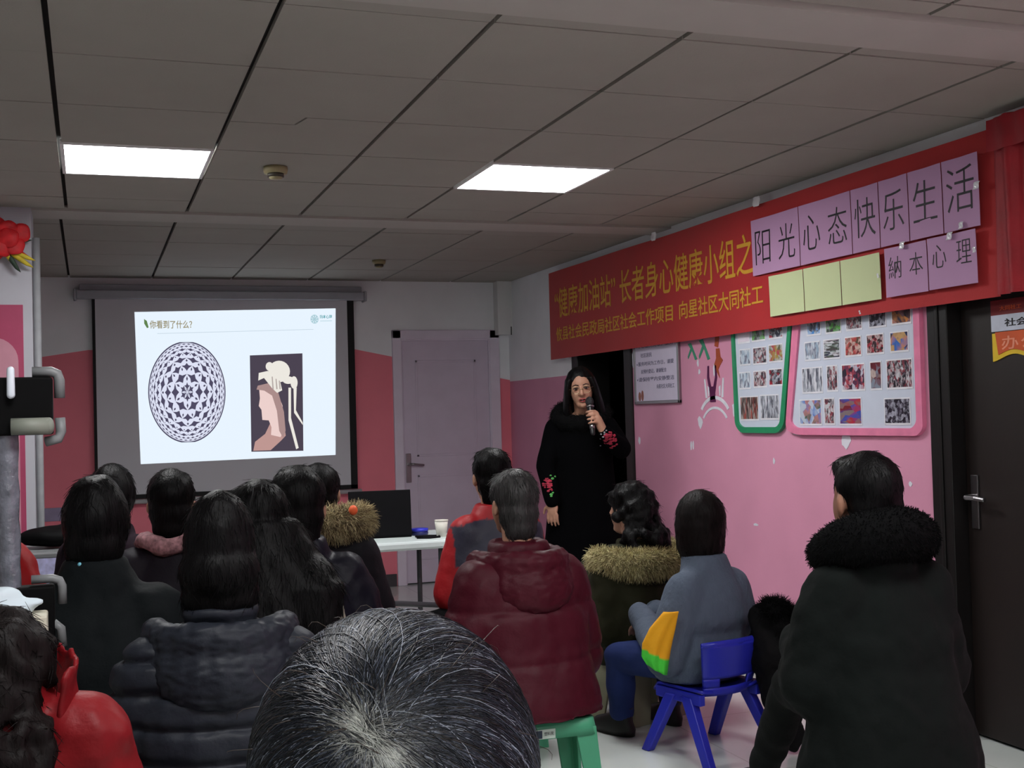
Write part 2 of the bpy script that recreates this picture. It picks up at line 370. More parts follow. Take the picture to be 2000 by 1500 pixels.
# paint chips and stickers on the right wall
M_chip = mat('bare white plaster', (222, 222, 232), 0.8, 0.03)
for y, z, w, h in ((4.81, 1.215, .075, .075), (5.833, 1.376, .06, .085), (6.239, 1.304, .06, .07), (6.23, 1.6, .03, .03), (6.245, 1.655, .025, .05), (6.36, 1.165, .022, .06), (6.335, 1.165, .018, .06), (7.07, 1.19, .03, .05), (5.65, .75, .05, .015), (5.22, 1.245, .09, .02), (6.055, 1.6, .02, .07), (4.35, 1.03, .025, .025), (5.45, 1.1, .02, .03), (7.12, 1.72, .05, .14)):
    P = [(w/2*(1+R_.uniform(-.3, .2))*math.cos(a), h/2*(1+R_.uniform(-.3, .2))*math.sin(a)) for a in np.linspace(0, 2*PI, 12, endpoint=False)]
    o = MB().add(*prism(P, 0.0005, .002)).build('paint_chip', M_chip, wall_right); o.matrix_parent_inverse = Matrix(); M = RW.copy(); M[1][3] = y; M[2][3] = z; o.matrix_local = M
M_green = mat('green vinyl', (60, 140, 110), 0.6); M_orange = mat('orange brown vinyl', (165, 75, 45), 0.6); M_purple = mat('purple vinyl', (85, 20, 70), 0.6); M_wht = mat('white vinyl', (225, 225, 235), 0.6)
def sticker(name, polys, m, y, z, label, cat, group=None):
    b = MB()
    for P in polys: b.add(*prism(P, .0008, .0028))
    o = b.build(name, m); onwall(o, RW, y, z); tag(o, label, cat, group); return o
bird = [[(-.05, .045), (-.01, .05), (.06, -.05), (.035, -.055), (.005, -.005)], [(-.005, .0), (-.05, -.045), (-.055, -.03), (-.02, .015)]]
sticker('bird_sticker', bird, M_green, 6.312, 1.727, 'small green bird shaped sticker on the pink wall, nearer the framed notice', 'sticker', 'green bird stickers')
sticker('bird_sticker', [[(x*1.15, y*1.2) for x, y in P] for P in bird], M_green, 6.165, 1.73, 'larger green bird shaped sticker on the pink wall, nearer the orange figures', 'sticker', 'green bird stickers')
leaf = [[(-.02, .07), (.02, .07), (.03, .02), (.055, .0), (.02, -.03), (.0, -.05), (.015, -.1), (-.02, -.06), (-.045, -.02), (-.02, .015)]]
sticker('animal_sticker', leaf, M_orange, 6.005, 1.655, 'orange brown animal shaped sticker on the pink wall, the whole one', 'sticker', 'orange stickers')
sticker('animal_sticker', [[(-.025, .09), (.02, .09), (.025, .02), (.01, -.03), (-.03, -.02), (-.02, .03)]], M_orange, 6.01, 1.76, 'orange brown sticker tucked under the lower edge of the red banner', 'sticker', 'orange stickers')
man = [[(-.03, -.06), (.035, -.06), (.03, -.01), (.058, .08), (.052, .15), (.034, .15), (.036, .085), (.012, .03), (-.015, .03), (-.034, .085), (-.032, .15), (-.05, .15), (-.058, .08), (-.03, -.01)]]
sticker('figure_sticker', man, M_purple, 6.08, 1.48, 'purple sticker of a figure with raised arms on the pink wall', 'sticker')
arc = []
for r0, r1, zc in ((.17, .195, -.175), (.15, .168, -.215)):
    t = np.linspace(PI*.18, PI*.82, 14); arc.append([(r1*math.cos(a), r1*math.sin(a)*.8+zc+.02) for a in t]+[(r0*math.cos(a), r0*math.sin(a)*.8+zc+.02) for a in t[::-1]])
for sx in (-1, 1):
    arc.append([(sx*.085, .02), (sx*.1, .1), (sx*.115, .1), (sx*.103, -.01), (sx*.08, -.01)]); arc.append([(sx*.055, .05), (sx*.075, .06), (sx*.07, .0), (sx*.06, .0)])
sticker('outline_sticker', arc, M_wht, 6.06, 1.455, 'white curved lines and raised hands around the purple figure sticker', 'sticker')

# ================================================================== CEILING FITTINGS
M_diff = mat('lamp diffuser', (255, 255, 255), 0.5, emit=LAMP, var=0)
M_lampframe = mat('white lamp frame', (225, 225, 225), 0.5)
lamp_names = ['square ceiling light panel on the left above the projection screen', 'square ceiling light panel on the right beside the red banner']
for i, (x, y) in enumerate(lamps):
    t = empty('ceiling_light', (x+.3, y+.3, ZC)); tag(t, lamp_names[i] if i < 2 else ['square ceiling light panel over the front rows, left side', 'square ceiling light panel over the front rows, right side', 'square ceiling light panel at the back of the room, left side', 'square ceiling light panel at the back of the room, right side', 'square ceiling light panel near the left wall, level with the pillar', 'square ceiling light panel near the left wall, over the rear rows'][i-2], 'ceiling light', 'ceiling light panels')
    MB().add(*bxx(-.283, .283, -.283, .283, -.002, .004)).build('diffuser', M_diff, t)
    b = MB()
    for a, c, d, e in ((-.298, .298, .283, .298), (-.298, .298, -.298, -.283), (-.298, -.283, -.283, .283), (.283, .298, -.283, .283)): b.add(*bxx(a, c, d, e, -.006, .012))
    b.build('lamp_frame', M_lampframe, t)
M_det = mat('cream detector plastic', (150, 140, 105), 0.5); M_det2 = mat('dark detector vent', (60, 55, 45), 0.5)
for i, (x, y, s, lb) in enumerate(((.794, 5.29, 1.0, 'cream smoke detector on the ceiling between the two lit panels'), (1.96, 8.29, .9, 'small cream smoke detector on the far ceiling above the lilac door'))):
    t = empty('smoke_detector', (x, y, ZC)); tag(t, lb, 'smoke detector', 'smoke detectors')
    MB().add(*lathe([(.001, 0), (.052*s, 0), (.054*s, -.012), (.05*s, -.03), (.001, -.03)])).build('base', M_det, t, True)
    MB().add(*lathe([(.001, -.028), (.036*s, -.03), (.036*s, -.046), (.001, -.046)])).build('sensor', M_det2, t, True)
    MB().add(*lathe([(.001, -.045), (.03*s, -.046), (.026*s, -.053), (.001, -.055)])).build('cap', M_det, t, True)

# ================================================================== PROJECTION SCREEN
M_cas = mat('grey screen case', (165, 168, 176), 0.5, 0.05); M_scr = mat('white screen fabric', (205, 205, 212), 0.9, 0.02, 2); M_blk = mat('black screen border', (14, 14, 15), 0.7); M_bar = mat('pale weight bar', (185, 185, 188), 0.5)
sc_ = empty('projection_screen'); tag(sc_, 'pull-down projection screen with a slide on it, hung on the back wall', 'projection screen'); onwall(sc_, BW, 0, 0)
MB().add(*bxx(-.08, 2.11, 2.335, 2.40, .03, .12)).add(*bxx(-.1, -.08, 2.325, 2.41, .0, .125)).add(*bxx(2.11, 2.13, 2.325, 2.41, .0, .125)).add(*bxx(-.06, 2.1, 2.40, 2.45, .0, .07)).build('case', M_cas, sc_, bevel=.008)
MB().add(*bxx(.052, 1.975, .845, 2.34, .07, .072)).build('fabric', M_scr, sc_)
MB().add(*bxx(.03, .052, .82, 2.34, .0695, .0725)).add(*bxx(1.975, 2.03, .82, 2.34, .0695, .0725)).add(*bxx(.03, 2.03, .815, .85, .0695, .0725)).build('border', M_blk, sc_)
MB().add(*tube([(.0, .795, .07), (2.06, .795, .07)], .018, 12)).build('weight_bar', M_bar, sc_, True)
M_sl = emis('slide white', (232, 244, 255), 1.0); M_ink = emis('slide ink', (78, 74, 98)); M_ttl = emis('slide title', (150, 140, 105)); M_teal = emis('slide teal', (90, 165, 175)); M_pale = emis('slide pale blue', (170, 205, 215)); M_leaf = emis('slide green', (95, 130, 80)); M_grey = emis('slide grey', (196, 212, 224)); M_lav = emis('slide lavender', (222, 226, 245))
slide = MB().add(*prism([(.336, 2.238), (1.882, 2.272), (1.854, 1.094), (.36, 1.079)], .0724, .0732)).build('slide', M_sl, sc_)
ZS = .0733
text('你看到了什么？', .315, .062, M_ttl, slide, 'slide_title', .0004, .015, at=(.445, 2.112, ZS))
MB().add(*prism([(.405, 2.185), (.425, 2.17), (.437, 2.12), (.425, 2.115), (.405, 2.15)], ZS, ZS+.0004)).build('leaf_mark', M_leaf, slide)
MB().add(*prism([(.5, 2.075), (1.7, 2.105), (1.7, 2.101), (.5, 2.071)], ZS, ZS+.0003)).build('rule_line', M_grey, slide)
lg = MB().add(*prism([(1.71+.032*math.cos(a), 2.185+.036*math.sin(a)) for a in np.linspace(0, 2*PI, 24, endpoint=False)], ZS, ZS+.0003)).build('logo_disc', M_pale, slide)
b = MB()
for k in range(8):
    a = k*PI/4; b.add(*prism([(1.71+.008*math.cos(a), 2.185+.008*math.sin(a)), (1.71+.028*math.cos(a+.3), 2.185+.03*math.sin(a+.3)), (1.71+.028*math.cos(a+.6), 2.185+.03*math.sin(a+.6))], ZS+.0004, ZS+.0007))
b.build('logo_petals', M_sl, slide)
text('納本心理', .1, .03, M_teal, slide, 'logo_lettering', .0004, .02, at=(1.752, 2.19, ZS))
MB().add(*prism([(1.755, 2.172), (1.85, 2.174), (1.85, 2.17), (1.755, 2.168)], ZS, ZS+.0003)).build('logo_line', M_pale, slide)
# oval tessellation (plain stars and diamonds)
oc = np.array([.713, 1.62]); orx, ory = .289, .392
def od(r, a):
    q = max(abs(math.cos(a)), 1e-6); return (oc[0]+orx*r*math.cos(a), oc[1]+ory*max(-.985, min(.985, r*math.sin(a))) if r > .99 else oc[1]+ory*r*math.sin(a))
MB().add(*prism([od(1.0, a) for a in np.linspace(0, 2*PI, 72, endpoint=False)], ZS, ZS+.0003)).build('oval_rim', M_ink, slide)
MB().add(*prism([od(.972, a) for a in np.linspace(0, 2*PI, 72, endpoint=False)], ZS+.0004, ZS+.0007)).build('oval_ground', M_lav, slide)
b = MB(); radii = [0, .2, .41, .58, .71, .805, .875, .925, .965]; n = 6
for k in range(len(radii)-1):
    r0, r1 = radii[k], radii[k+1]; rm = (r0+r1)/2; n = 6 if k < 2 else (12 if k < 4 else (24 if k < 6 else 48))
    for j in range(n):
        a = PI/2+(j+(.5 if k % 2 else 0))*2*PI/n; h = PI/n
        b.add(*prism([od(r0+.01, a), od(rm-.1*(r1-r0), a+h*.42), od(rm+.25*(r1-r0), a+h*.98), od(rm+.2*(r1-r0), a+h*.35), od(r1-.005, a), od(rm+.2*(r1-r0), a-h*.35), od(rm+.25*(r1-r0), a-h*.98), od(rm-.1*(r1-r0), a-h*.42)], ZS+.0008, ZS+.0011))
        if k < 6:
            a2 = a+h; b.add(*prism([od(r0+.02, a2), od(r0+.3*(r1-r0), a2+h*.18), od(r0+.55*(r1-r0), a2), od(r0+.3*(r1-r0), a2-h*.18)], ZS+.0008, ZS+.0011))
b.build('oval_pattern', M_ink, slide)
# portrait picture: a plain figure in a white bonnet on a dark ground
MB().add(*prism([(1.194, 1.899), (1.607, 1.912), (1.597, 1.136), (1.19, 1.143)], ZS, ZS+.0003)).build('portrait_ground', emis('portrait ground', (74, 66, 80)), slide)
M_bon = emis('portrait cap', (236, 232, 224)); M_bon2 = emis('portrait cap shade', (176, 164, 160)); M_flesh = emis('portrait flesh', (236, 208, 204)); M_hr = emis('portrait hair', (170, 140, 138))
def ov(cx, cy, rx, ry, n=24): return [(cx+rx*math.cos(a), cy+ry*math.sin(a)) for a in np.linspace(0, 2*PI, n, endpoint=False)]
MB().add(*prism([(1.205, 1.15), (1.22, 1.22), (1.3, 1.28), (1.34, 1.36), (1.45, 1.36), (1.46, 1.26), (1.42, 1.22), (1.34, 1.15)], ZS+.0004, ZS+.0006)).build('portrait_shawl', emis('portrait shawl', (190, 150, 145)), slide)
MB().add(*prism([(1.26, 1.65), (1.265, 1.56), (1.255, 1.5), (1.275, 1.47), (1.28, 1.39), (1.33, 1.385), (1.35, 1.33), (1.345, 1.27), (1.42, 1.25), (1.45, 1.32), (1.44, 1.5), (1.38, 1.66)], ZS+.0007, ZS+.001)).build('portrait_face', M_flesh, slide)
MB().add(*prism([(1.25, 1.66), (1.24, 1.63), (1.3, 1.62), (1.36, 1.58), (1.395, 1.46), (1.41, 1.3), (1.44, 1.24), (1.46, 1.3), (1.45, 1.45), (1.41, 1.6), (1.34, 1.68)], ZS+.0011, ZS+.0013)).build('portrait_hair', M_hr, slide)
b = MB().add(*prism(ov(1.42, 1.77, .085, .085), ZS+.0014, ZS+.0016)).add(*prism([(1.255, 1.7), (1.26, 1.76), (1.33, 1.775), (1.42, 1.72), (1.44, 1.62), (1.4, 1.6), (1.36, 1.64), (1.3, 1.72)], ZS+.0017, ZS+.0019)).add(*prism(ov(1.49, 1.7, .045, .03), ZS+.0017, ZS+.0019)).add(*prism(ov(1.535, 1.68, .028, .05), ZS+.0017, ZS+.0019)).add(*prism(ov(1.345, 1.81, .03, .035), ZS+.0017, ZS+.0019))
b.add(*prism([(1.49, 1.64), (1.51, 1.64), (1.505, 1.4), (1.56, 1.16), (1.54, 1.15), (1.485, 1.38)], ZS+.0014, ZS+.0016)).add(*prism([(1.53, 1.64), (1.555, 1.64), (1.545, 1.46), (1.597, 1.36), (1.597, 1.34), (1.53, 1.44)], ZS+.0014, ZS+.0016))
b.build('portrait_bonnet', M_bon, slide)
b = MB()
for x in (1.36, 1.39, 1.415): b.add(*prism([(x, 1.73-(x-1.36)*.6), (x+.008, 1.73-(x-1.36)*.6), (x+.014, 1.63), (x+.004, 1.63)], ZS+.002, ZS+.0022))
b.build('portrait_pleats', M_bon2, slide)
# socket plate on the back wall
t = MB().add(*bxx(-.07, .07, -.05, .05, 0, .012)).build('wall_socket', mat('lilac socket plate', (150, 140, 170), 0.5), bevel=.004); onwall(t, BW, -.26, .725); tag(t, 'pale lilac socket plate low on the pink back wall left of the screen', 'wall socket')

# ================================================================== BANNERS, PAPERS, BOARDS (right wall)
M_red = mat('red banner cloth', (176, 26, 30), 0.75, 0.06, 5, 0.05, 90, sheen=0.2); M_gold = mat('gold lettering', (212, 160, 50), 0.55, 0.05); M_red2 = mat('crimson cloth', (150, 22, 34), 0.6, 0.2, 9, 0.2, 40)
def sheet(w0, w1, z0, z1, nx, nz, off, thick=.002, skew=None):
    """hanging cloth: grid with a gentle wave standing off the wall; x local = along the wall"""
    x = np.linspace(w0, w1, nx); z = np.linspace(z0, z1, nz); X, Z = np.meshgrid(x, z)
    D = off(X, Z) if callable(off) else np.full_like(X, off)
    if skew: X, Z = skew(X, Z)
    A = np.stack([X, Z, D], -1).reshape(-1, 3); B = A-np.array([0, 0, thick]); N = nx*nz
    i = np.arange(N).reshape(nz, nx); q = np.stack([i[:-1, :-1], i[:-1, 1:], i[1:, 1:], i[1:, :-1]], -1).reshape(-1, 4)
    e = np.concatenate([i[0], i[1:, -1], i[-1, -2::-1], i[-2:0:-1, 0]]); m = len(e); k = np.arange(m); k2 = np.roll(k, -1)
    return np.concatenate([A, B, A[e], B[e]]), [q, q[:, ::-1]+N, np.c_[k, k+m, k2+m, k2]+2*N]
BO = .055                                     # how far the banner hangs in front of the wall
ban = empty('banner'); tag(ban, 'long red cloth banner with two rows of gold Chinese lettering across the right wall', 'banner'); onwall(ban, RW, 8.46, 0)
def boff(X, Z): return BO+.006*np.sin(X*2.3)+.004*np.sin(X*5+Z*3)+.003*np.sin(X*11)*(2.4-Z)
MB().add(*sheet(0, 4.75, 1.787, 2.446, 140, 16, boff, skew=lambda X, Z: (X-.03*(2.446-Z)*(X < .2), Z))).build('banner_cloth', M_red, ban, True)
text('“健康加油站” 长者身心健康小组之', 2.85, .225, M_gold, ban, 'gold_title', .0015, .006, M=lambda V: np.c_[V[:, 0]+.12, V[:, 1]+2.088, V[:, 2]+boff(V[:, 0]+.12, V[:, 1]+2.088)+.0012])
text('攸县社会民政局社区社会工作项目', 1.88, .105, M_gold, ban, 'gold_subtitle', .0015, .009, M=lambda V: np.c_[V[:, 0]+.13, V[:, 1]+1.918, V[:, 2]+boff(V[:, 0]+.13, V[:, 1]+1.918)+.0012])
text('向星社区大同社工', .97, .108, M_gold, ban, 'gold_subtitle', .0015, .009, M=lambda V: np.c_[V[:, 0]+2.09, V[:, 1]+1.92, V[:, 2]+boff(V[:, 0]+2.09, V[:, 1]+1.92)+.0012])
bn2 = empty('banner'); tag(bn2, 'folded crimson cloth hanging at the far right end of the long banner', 'banner'); onwall(bn2, RW, 3.69, 0)
MB().add(*sheet(.0, .95, 1.79, 2.47, 60, 16, lambda X, Z: BO+.03+.014*np.sin(X*38+Z*2)+.008*np.sin(X*80))).build('cloth', M_red2, bn2, True)
MB().add(*sheet(.0, .5, 2.34, 2.462, 40, 8, lambda X, Z: BO+.05+.004*np.sin(X*60+Z*9))).build('fold', M_red2, bn2, True)
M_pap = mat('lilac paper', (188, 146, 184), 0.8, 0.03, 4); M_yel = mat('pale green paper', (204, 214, 166), 0.8, 0.03, 4); M_inkb = mat('black ink', (18, 12, 22), 0.6)
def paper(y0, y1, z0, z1, m, words, label, group, sz, woff=.0, torn=False):
    t = empty('paper_sheet'); tag(t, label, 'paper', group); onwall(t, RW, y0, z0)
    w, h = y0-y1, z1-z0
    po = lambda X, Z: BO+.020+.007*(Z/h)**2*np.cos((X/w)*2*PI)*.6+.004*np.sin(X/w*PI)
    MB().add(*sheet(.002, w-.002, 0, h, 10, 10, po, .0006)).build('sheet', m, t, True)
    n = len(words)
    for i, ch in enumerate(words):
        cw = sz[0]; cx = (i+.5)*w/n-cw/2+woff
        text(ch, cw, sz[1], M_inkb, t, 'character', .0008, -.011, at=(0, 0, 0), M=lambda V, cx=cx: np.c_[V[:, 0]+cx, V[:, 1]+h*sz[2], V[:, 2]+po(V[:, 0]+cx, V[:, 1]+h*sz[2])+.0006])
    return t
G1, G2, G3 = 'lilac sheets spelling the large slogan', 'pale green blank sheets', 'lilac sheets with four small characters'
for a, b, ws, lb, sz in ((5.478, 5.032, '阳光', 'lilac sheet with the two characters 阳光, first of the large slogan', (.145, .175, .18)), (5.03, 4.606, '心态', 'lilac sheet with the two characters 心态 on the red banner', (.145, .17, .22)), (4.604, 4.402, '快', 'lilac sheet with the single character 快 on the red banner', (.15, .175, .22)), (4.4, 4.202, '乐', 'lilac sheet with the single character 乐 on the red banner', (.14, .17, .22)), (4.2, 3.987, '生', 'lilac sheet with the single character 生 on the red banner', (.15, .17, .24)), (3.985, 3.772, '活', 'lilac sheet with the single character 活, last of the slogan', (.16, .18, .25))):
    paper(a, b, 2.073, 2.364, M_pap, ws, lb, G1, sz)
for i, (a, b) in enumerate(((5.322, 5.008), (5.006, 4.702), (4.7, 4.405))):
    paper(a, b, 1.846, 2.053, M_yel, '', ['blank pale green sheet farthest from the dark door', 'blank pale green sheet in the middle of the three', 'blank pale green sheet next to the small lilac sheets'][i], G2, None)
paper(4.374, 4.092, 1.848, 2.062, M_pap, '納本', 'small lilac sheet with the characters 納本', G3, (.085, .095, .36))
paper(4.09, 3.797, 1.850, 2.064, M_pap, '心理', 'small lilac sheet with the characters 心理', G3, (.085, .095, .4))
M_tape = mat('glossy clear tape', (235, 235, 240), 0.1, 0.02, spec=1.0)
for y, z, s, lb in ((3.775, 2.23, .035, 'shiny strip of tape beside the last slogan sheet'), (3.87, 2.088, .03, 'shiny strip of tape under the last slogan sheet'), (3.94, 2.055, .035, 'shiny strip of tape on top of the small lilac sheet 心理'), (4.24, 2.06, .035, 'shiny strip of tape on top of the small lilac sheet 納本'), (3.8, 1.98, .025, 'shiny strip of tape on the side of the small lilac sheet 心理'), (4.41, 1.95, .022, 'shiny strip of tape on the side of the last green sheet'), (4.55, 1.80, .02, 'shiny strip of tape at the lower edge of the banner'), (6.6, 2.452, .06, 'strip of tape on the banner top above the lettering'), (5.4, 2.455, .06, 'strip of tape on the banner top above the slogan')):
    b = MB().add(*sheet(-s/2, s/2, -s/2.4, s/2.4, 5, 5, lambda X, Z: BO+.0335+.004*np.sin(X*140+Z*90)+.002*np.sin(Z*300), .0005)); o = b.build('tape_strip', M_tape, None, True); onwall(o, RW, y, z); tag(o, lb, 'tape', 'tape strips on the banner')

# framed notice
nb = empty('framed_notice'); tag(nb, 'silver framed white notice with a bulleted list, beside the dark doorway', 'notice'); onwall(nb, RW, 7.09, 1.423)
M_paper = mat('white notice paper', (218, 208, 230), 0.35, 0.03); M_txt = mat('faded print', (95, 90, 120), 0.7)
MB().add(*bxx(.015, .615, .015, .56, .004, .012)).build('panel', M_paper, nb)
b = MB()
for a, c, d, e in ((0, .63, 0, .02), (0, .63, .555, .575), (0, .02, 0, .575), (.61, .63, 0, .575)): b.add(*bxx(a, c, d, e, 0, .02))
b.build('frame', M_chrome, nb, bevel=.003)
for ln, x, w, z in (('中心服务对象，服务', .06, .5, .36), ('社区居民', .1, .16, .30), ('服务时间为工作日，请提', .06, .5, .245), ('前预约登记，谢谢配合', .1, .36, .195), ('请保持室内安静整洁', .06, .5, .145), ('向星社区大同社工', .32, .24, .095)):
    text(ln, w, .028, M_txt, nb, 'printed_line', .0006, .008, at=(x, z, .0122))
MB().add(*prism(ov(.07, .05, .02, .03, 10), .0122, .0128)).add(*prism(ov(.11, .055, .018, .035, 10), .0122, .0128)).build('printed_figures', mat('brown print', (150, 95, 85), .7), nb)

for z in (.372, .257, .157): MB().add(*prism(ov(.045, z, .006, .006, 10), .0122, .0128)).build('bullet', M_txt, nb)
# photo boards
def board(name, outer, inner, fm, y0, label):
    t = empty(name); tag(t, label, 'display board'); onwall(t, RW, y0, 0)
    def rnd(P, r=.04):
        out = []; P = [np.array(p) for p in P]; n = len(P)
        for i in range(n):
            a, b_, c = P[i-1], P[i], P[(i+1) % n]; u = (a-b_)/np.linalg.norm(a-b_); v = (c-b_)/np.linalg.norm(c-b_); rr = min(r, .45*np.linalg.norm(a-b_), .45*np.linalg.norm(c-b_))
            for s_ in np.linspace(0, 1, 7): out.append(((1-s_)**2*(b_+u*rr)+2*s_*(1-s_)*b_+s_*s_*(b_+v*rr)))
        return [tuple(p) for p in out]
    O = [(y0-y, z) for y, z in outer]; I = [(y0-y, z) for y, z in inner]
    O = rnd(O); I = rnd(I, .035); n = len(O)
    Vf = np.array([(*p, 0.0) for p in O]+[(*p, .022) for p in O]+[(*p, .022) for p in I]+[(*p, .010) for p in I]); i = np.arange(n); j = (i+1) % n
    MB().add(Vf, [np.c_[i+k*n, j+k*n, j+(k+1)*n, i+(k+1)*n] for k in range(3)]).build('board_edge', fm, t)
    MB().add(*prism(I, .001, .0102)).build('board_face', mat('white board face', (204, 211, 227), .5, .02), t)
    return t
M_gb = mat('green board edge', (40, 140, 95), 0.45); M_pb = mat('pink board edge', (228, 130, 165), 0.45)
board('photo_board', [(5.822, 1.98), (5.806, 1.29), (5.75, 1.246), (5.375, 1.246), (5.311, 1.29), (5.18, 1.98)], [(5.797, 1.95), (5.775, 1.3), (5.73, 1.277), (5.385, 1.278), (5.352, 1.3), (5.215, 1.95)], M_gb, 5.82, 'green edged white photo board tapering downwards on the pink wall')
board('photo_board', [(5.17, 1.98), (5.30, 1.265), (5.2, 1.239), (4.27, 1.241), (4.229, 1.27), (4.226, 1.98)], [(5.11, 1.95), (5.25, 1.3), (5.2, 1.274), (4.30, 1.274), (4.27, 1.3), (4.266, 1.95)], M_pb, 5.30, 'wide pink edged white photo board beside the dark door frame')
M_pm = mat('photo paper margin', (228, 228, 235), 0.3)
def photomat(name, cols, sc, st_=(1, 1, 1)):
    m = bpy.data.materials.new(name); m.use_nodes = True; nt = m.node_tree; L = nt.links; b = nt.nodes['Principled BSDF']; b.inputs['Roughness'].default_value = .3
    tc = nt.nodes.new('ShaderNodeTexCoord'); mp = nt.nodes.new('ShaderNodeMapping'); oi = nt.nodes.new('ShaderNodeObjectInfo'); L.new(tc.outputs['Object'], mp.inputs[0]); mp.inputs['Scale'].default_value = st_
    ad = nt.nodes.new('ShaderNodeVectorMath'); ad.operation = 'ADD'; L.new(mp.outputs[0], ad.inputs[0]); L.new(oi.outputs['Location'], ad.inputs[1])
    v = nt.nodes.new('ShaderNodeTexNoise'); v.inputs['Scale'].default_value = sc*.62; v.inputs['Detail'].default_value = 3; v.inputs['Distortion'].default_value = .4; L.new(ad.outputs[0], v.inputs[0])
    vo = nt.nodes.new('ShaderNodeTexVoronoi'); vo.inputs['Scale'].default_value = sc*1.5; L.new(ad.outputs[0], vo.inputs['Vector']); sx = nt.nodes.new('ShaderNodeSeparateColor'); L.new(vo.outputs['Color'], sx.inputs[0])
    mm = nt.nodes.new('ShaderNodeMath'); mm.operation = 'MULTIPLY_ADD'; L.new(sx.outputs[0], mm.inputs[0]); mm.inputs[1].default_value = .36; mh = nt.nodes.new('ShaderNodeMath'); mh.operation = 'MULTIPLY_ADD'; L.new(v.outputs['Fac'], mh.inputs[0]); mh.inputs[1].default_value = .55; mh.inputs[2].default_value = .045; L.new(mh.outputs[0], mm.inputs[2])
    cr = nt.nodes.new('ShaderNodeValToRGB'); cr.color_ramp.interpolation = 'LINEAR'; L.new(mm.outputs[0], cr.inputs[0]); e = cr.color_ramp.elements
    ps = np.linspace(.34, .66, len(cols)); e[0].position = ps[0]; e[0].color = (*lin(cols[0]), 1); e[1].position = ps[-1]; e[1].color = (*lin(cols[-1]), 1)
    for p, c in zip(ps[1:-1], cols[1:-1]): q = e.new(p); q.color = (*lin(c), 1)
    L.new(cr.outputs[0], b.inputs['Base Color']); return m
PM = {}
def pmx(k):
    defs = dict(blank=([(220, 205, 220), (226, 215, 228)], 6), pale=([(150, 170, 190), (205, 215, 225), (90, 95, 120), (215, 220, 230)], 30, (1.6, .6, 1)), green=([(60, 70, 60), (150, 150, 160), (90, 170, 70), (60, 50, 60)], 28), red=([(40, 40, 60), (190, 195, 205), (30, 25, 30), (180, 40, 60)], 30), crowd=([(30, 28, 38), (190, 185, 190), (45, 40, 55), (150, 60, 70), (200, 200, 205)], 42, (1.4, .8, 1)), yellow=([(90, 90, 60), (190, 190, 190), (160, 140, 50), (170, 60, 70)], 30), trees=([(70, 55, 50), (190, 180, 175), (40, 35, 40), (160, 80, 70)], 34, (2, .35, 1)), forest=([(60, 60, 75), (200, 205, 215), (90, 95, 110), (220, 220, 228)], 40, (2.2, .4, 1)),
                blue=([(60, 130, 200), (200, 215, 230), (35, 40, 70), (210, 210, 220)], 22), dark=([(24, 22, 32), (50, 42, 60), (170, 170, 185), (30, 28, 40)], 36), orange=([(30, 28, 38), (150, 110, 120), (215, 140, 70), (40, 40, 60)], 20), stripes=([(40, 45, 70), (200, 205, 210), (60, 80, 60), (80, 50, 70), (210, 210, 215)], 28, (.5, 2.2, 1)), redwhite=([(90, 75, 60), (190, 70, 70), (210, 190, 180), (120, 40, 45)], 30), redcrowd=([(40, 35, 35), (160, 45, 60), (195, 175, 175), (60, 40, 45)], 46), bluefloor=([(215, 140, 80), (60, 110, 190), (45, 35, 55), (200, 160, 110)], 16), purple=([(40, 35, 50), (95, 50, 80), (180, 60, 70), (190, 190, 205)], 30), maroon=([(130, 140, 155), (110, 35, 45), (90, 25, 35), (190, 170, 165)], 22), tent=([(190, 200, 215), (70, 120, 200), (190, 130, 130), (80, 100, 90)], 20), redblue=([(130, 115, 115), (180, 40, 50), (50, 80, 170), (120, 30, 40)], 17, (.6, 1.6, 1)))
    if k not in PM: PM[k] = photomat('photo '+k, defs[k][0], defs[k][1], defs[k][2] if len(defs[k]) > 2 else (1, 1, 1))
    return PM[k]
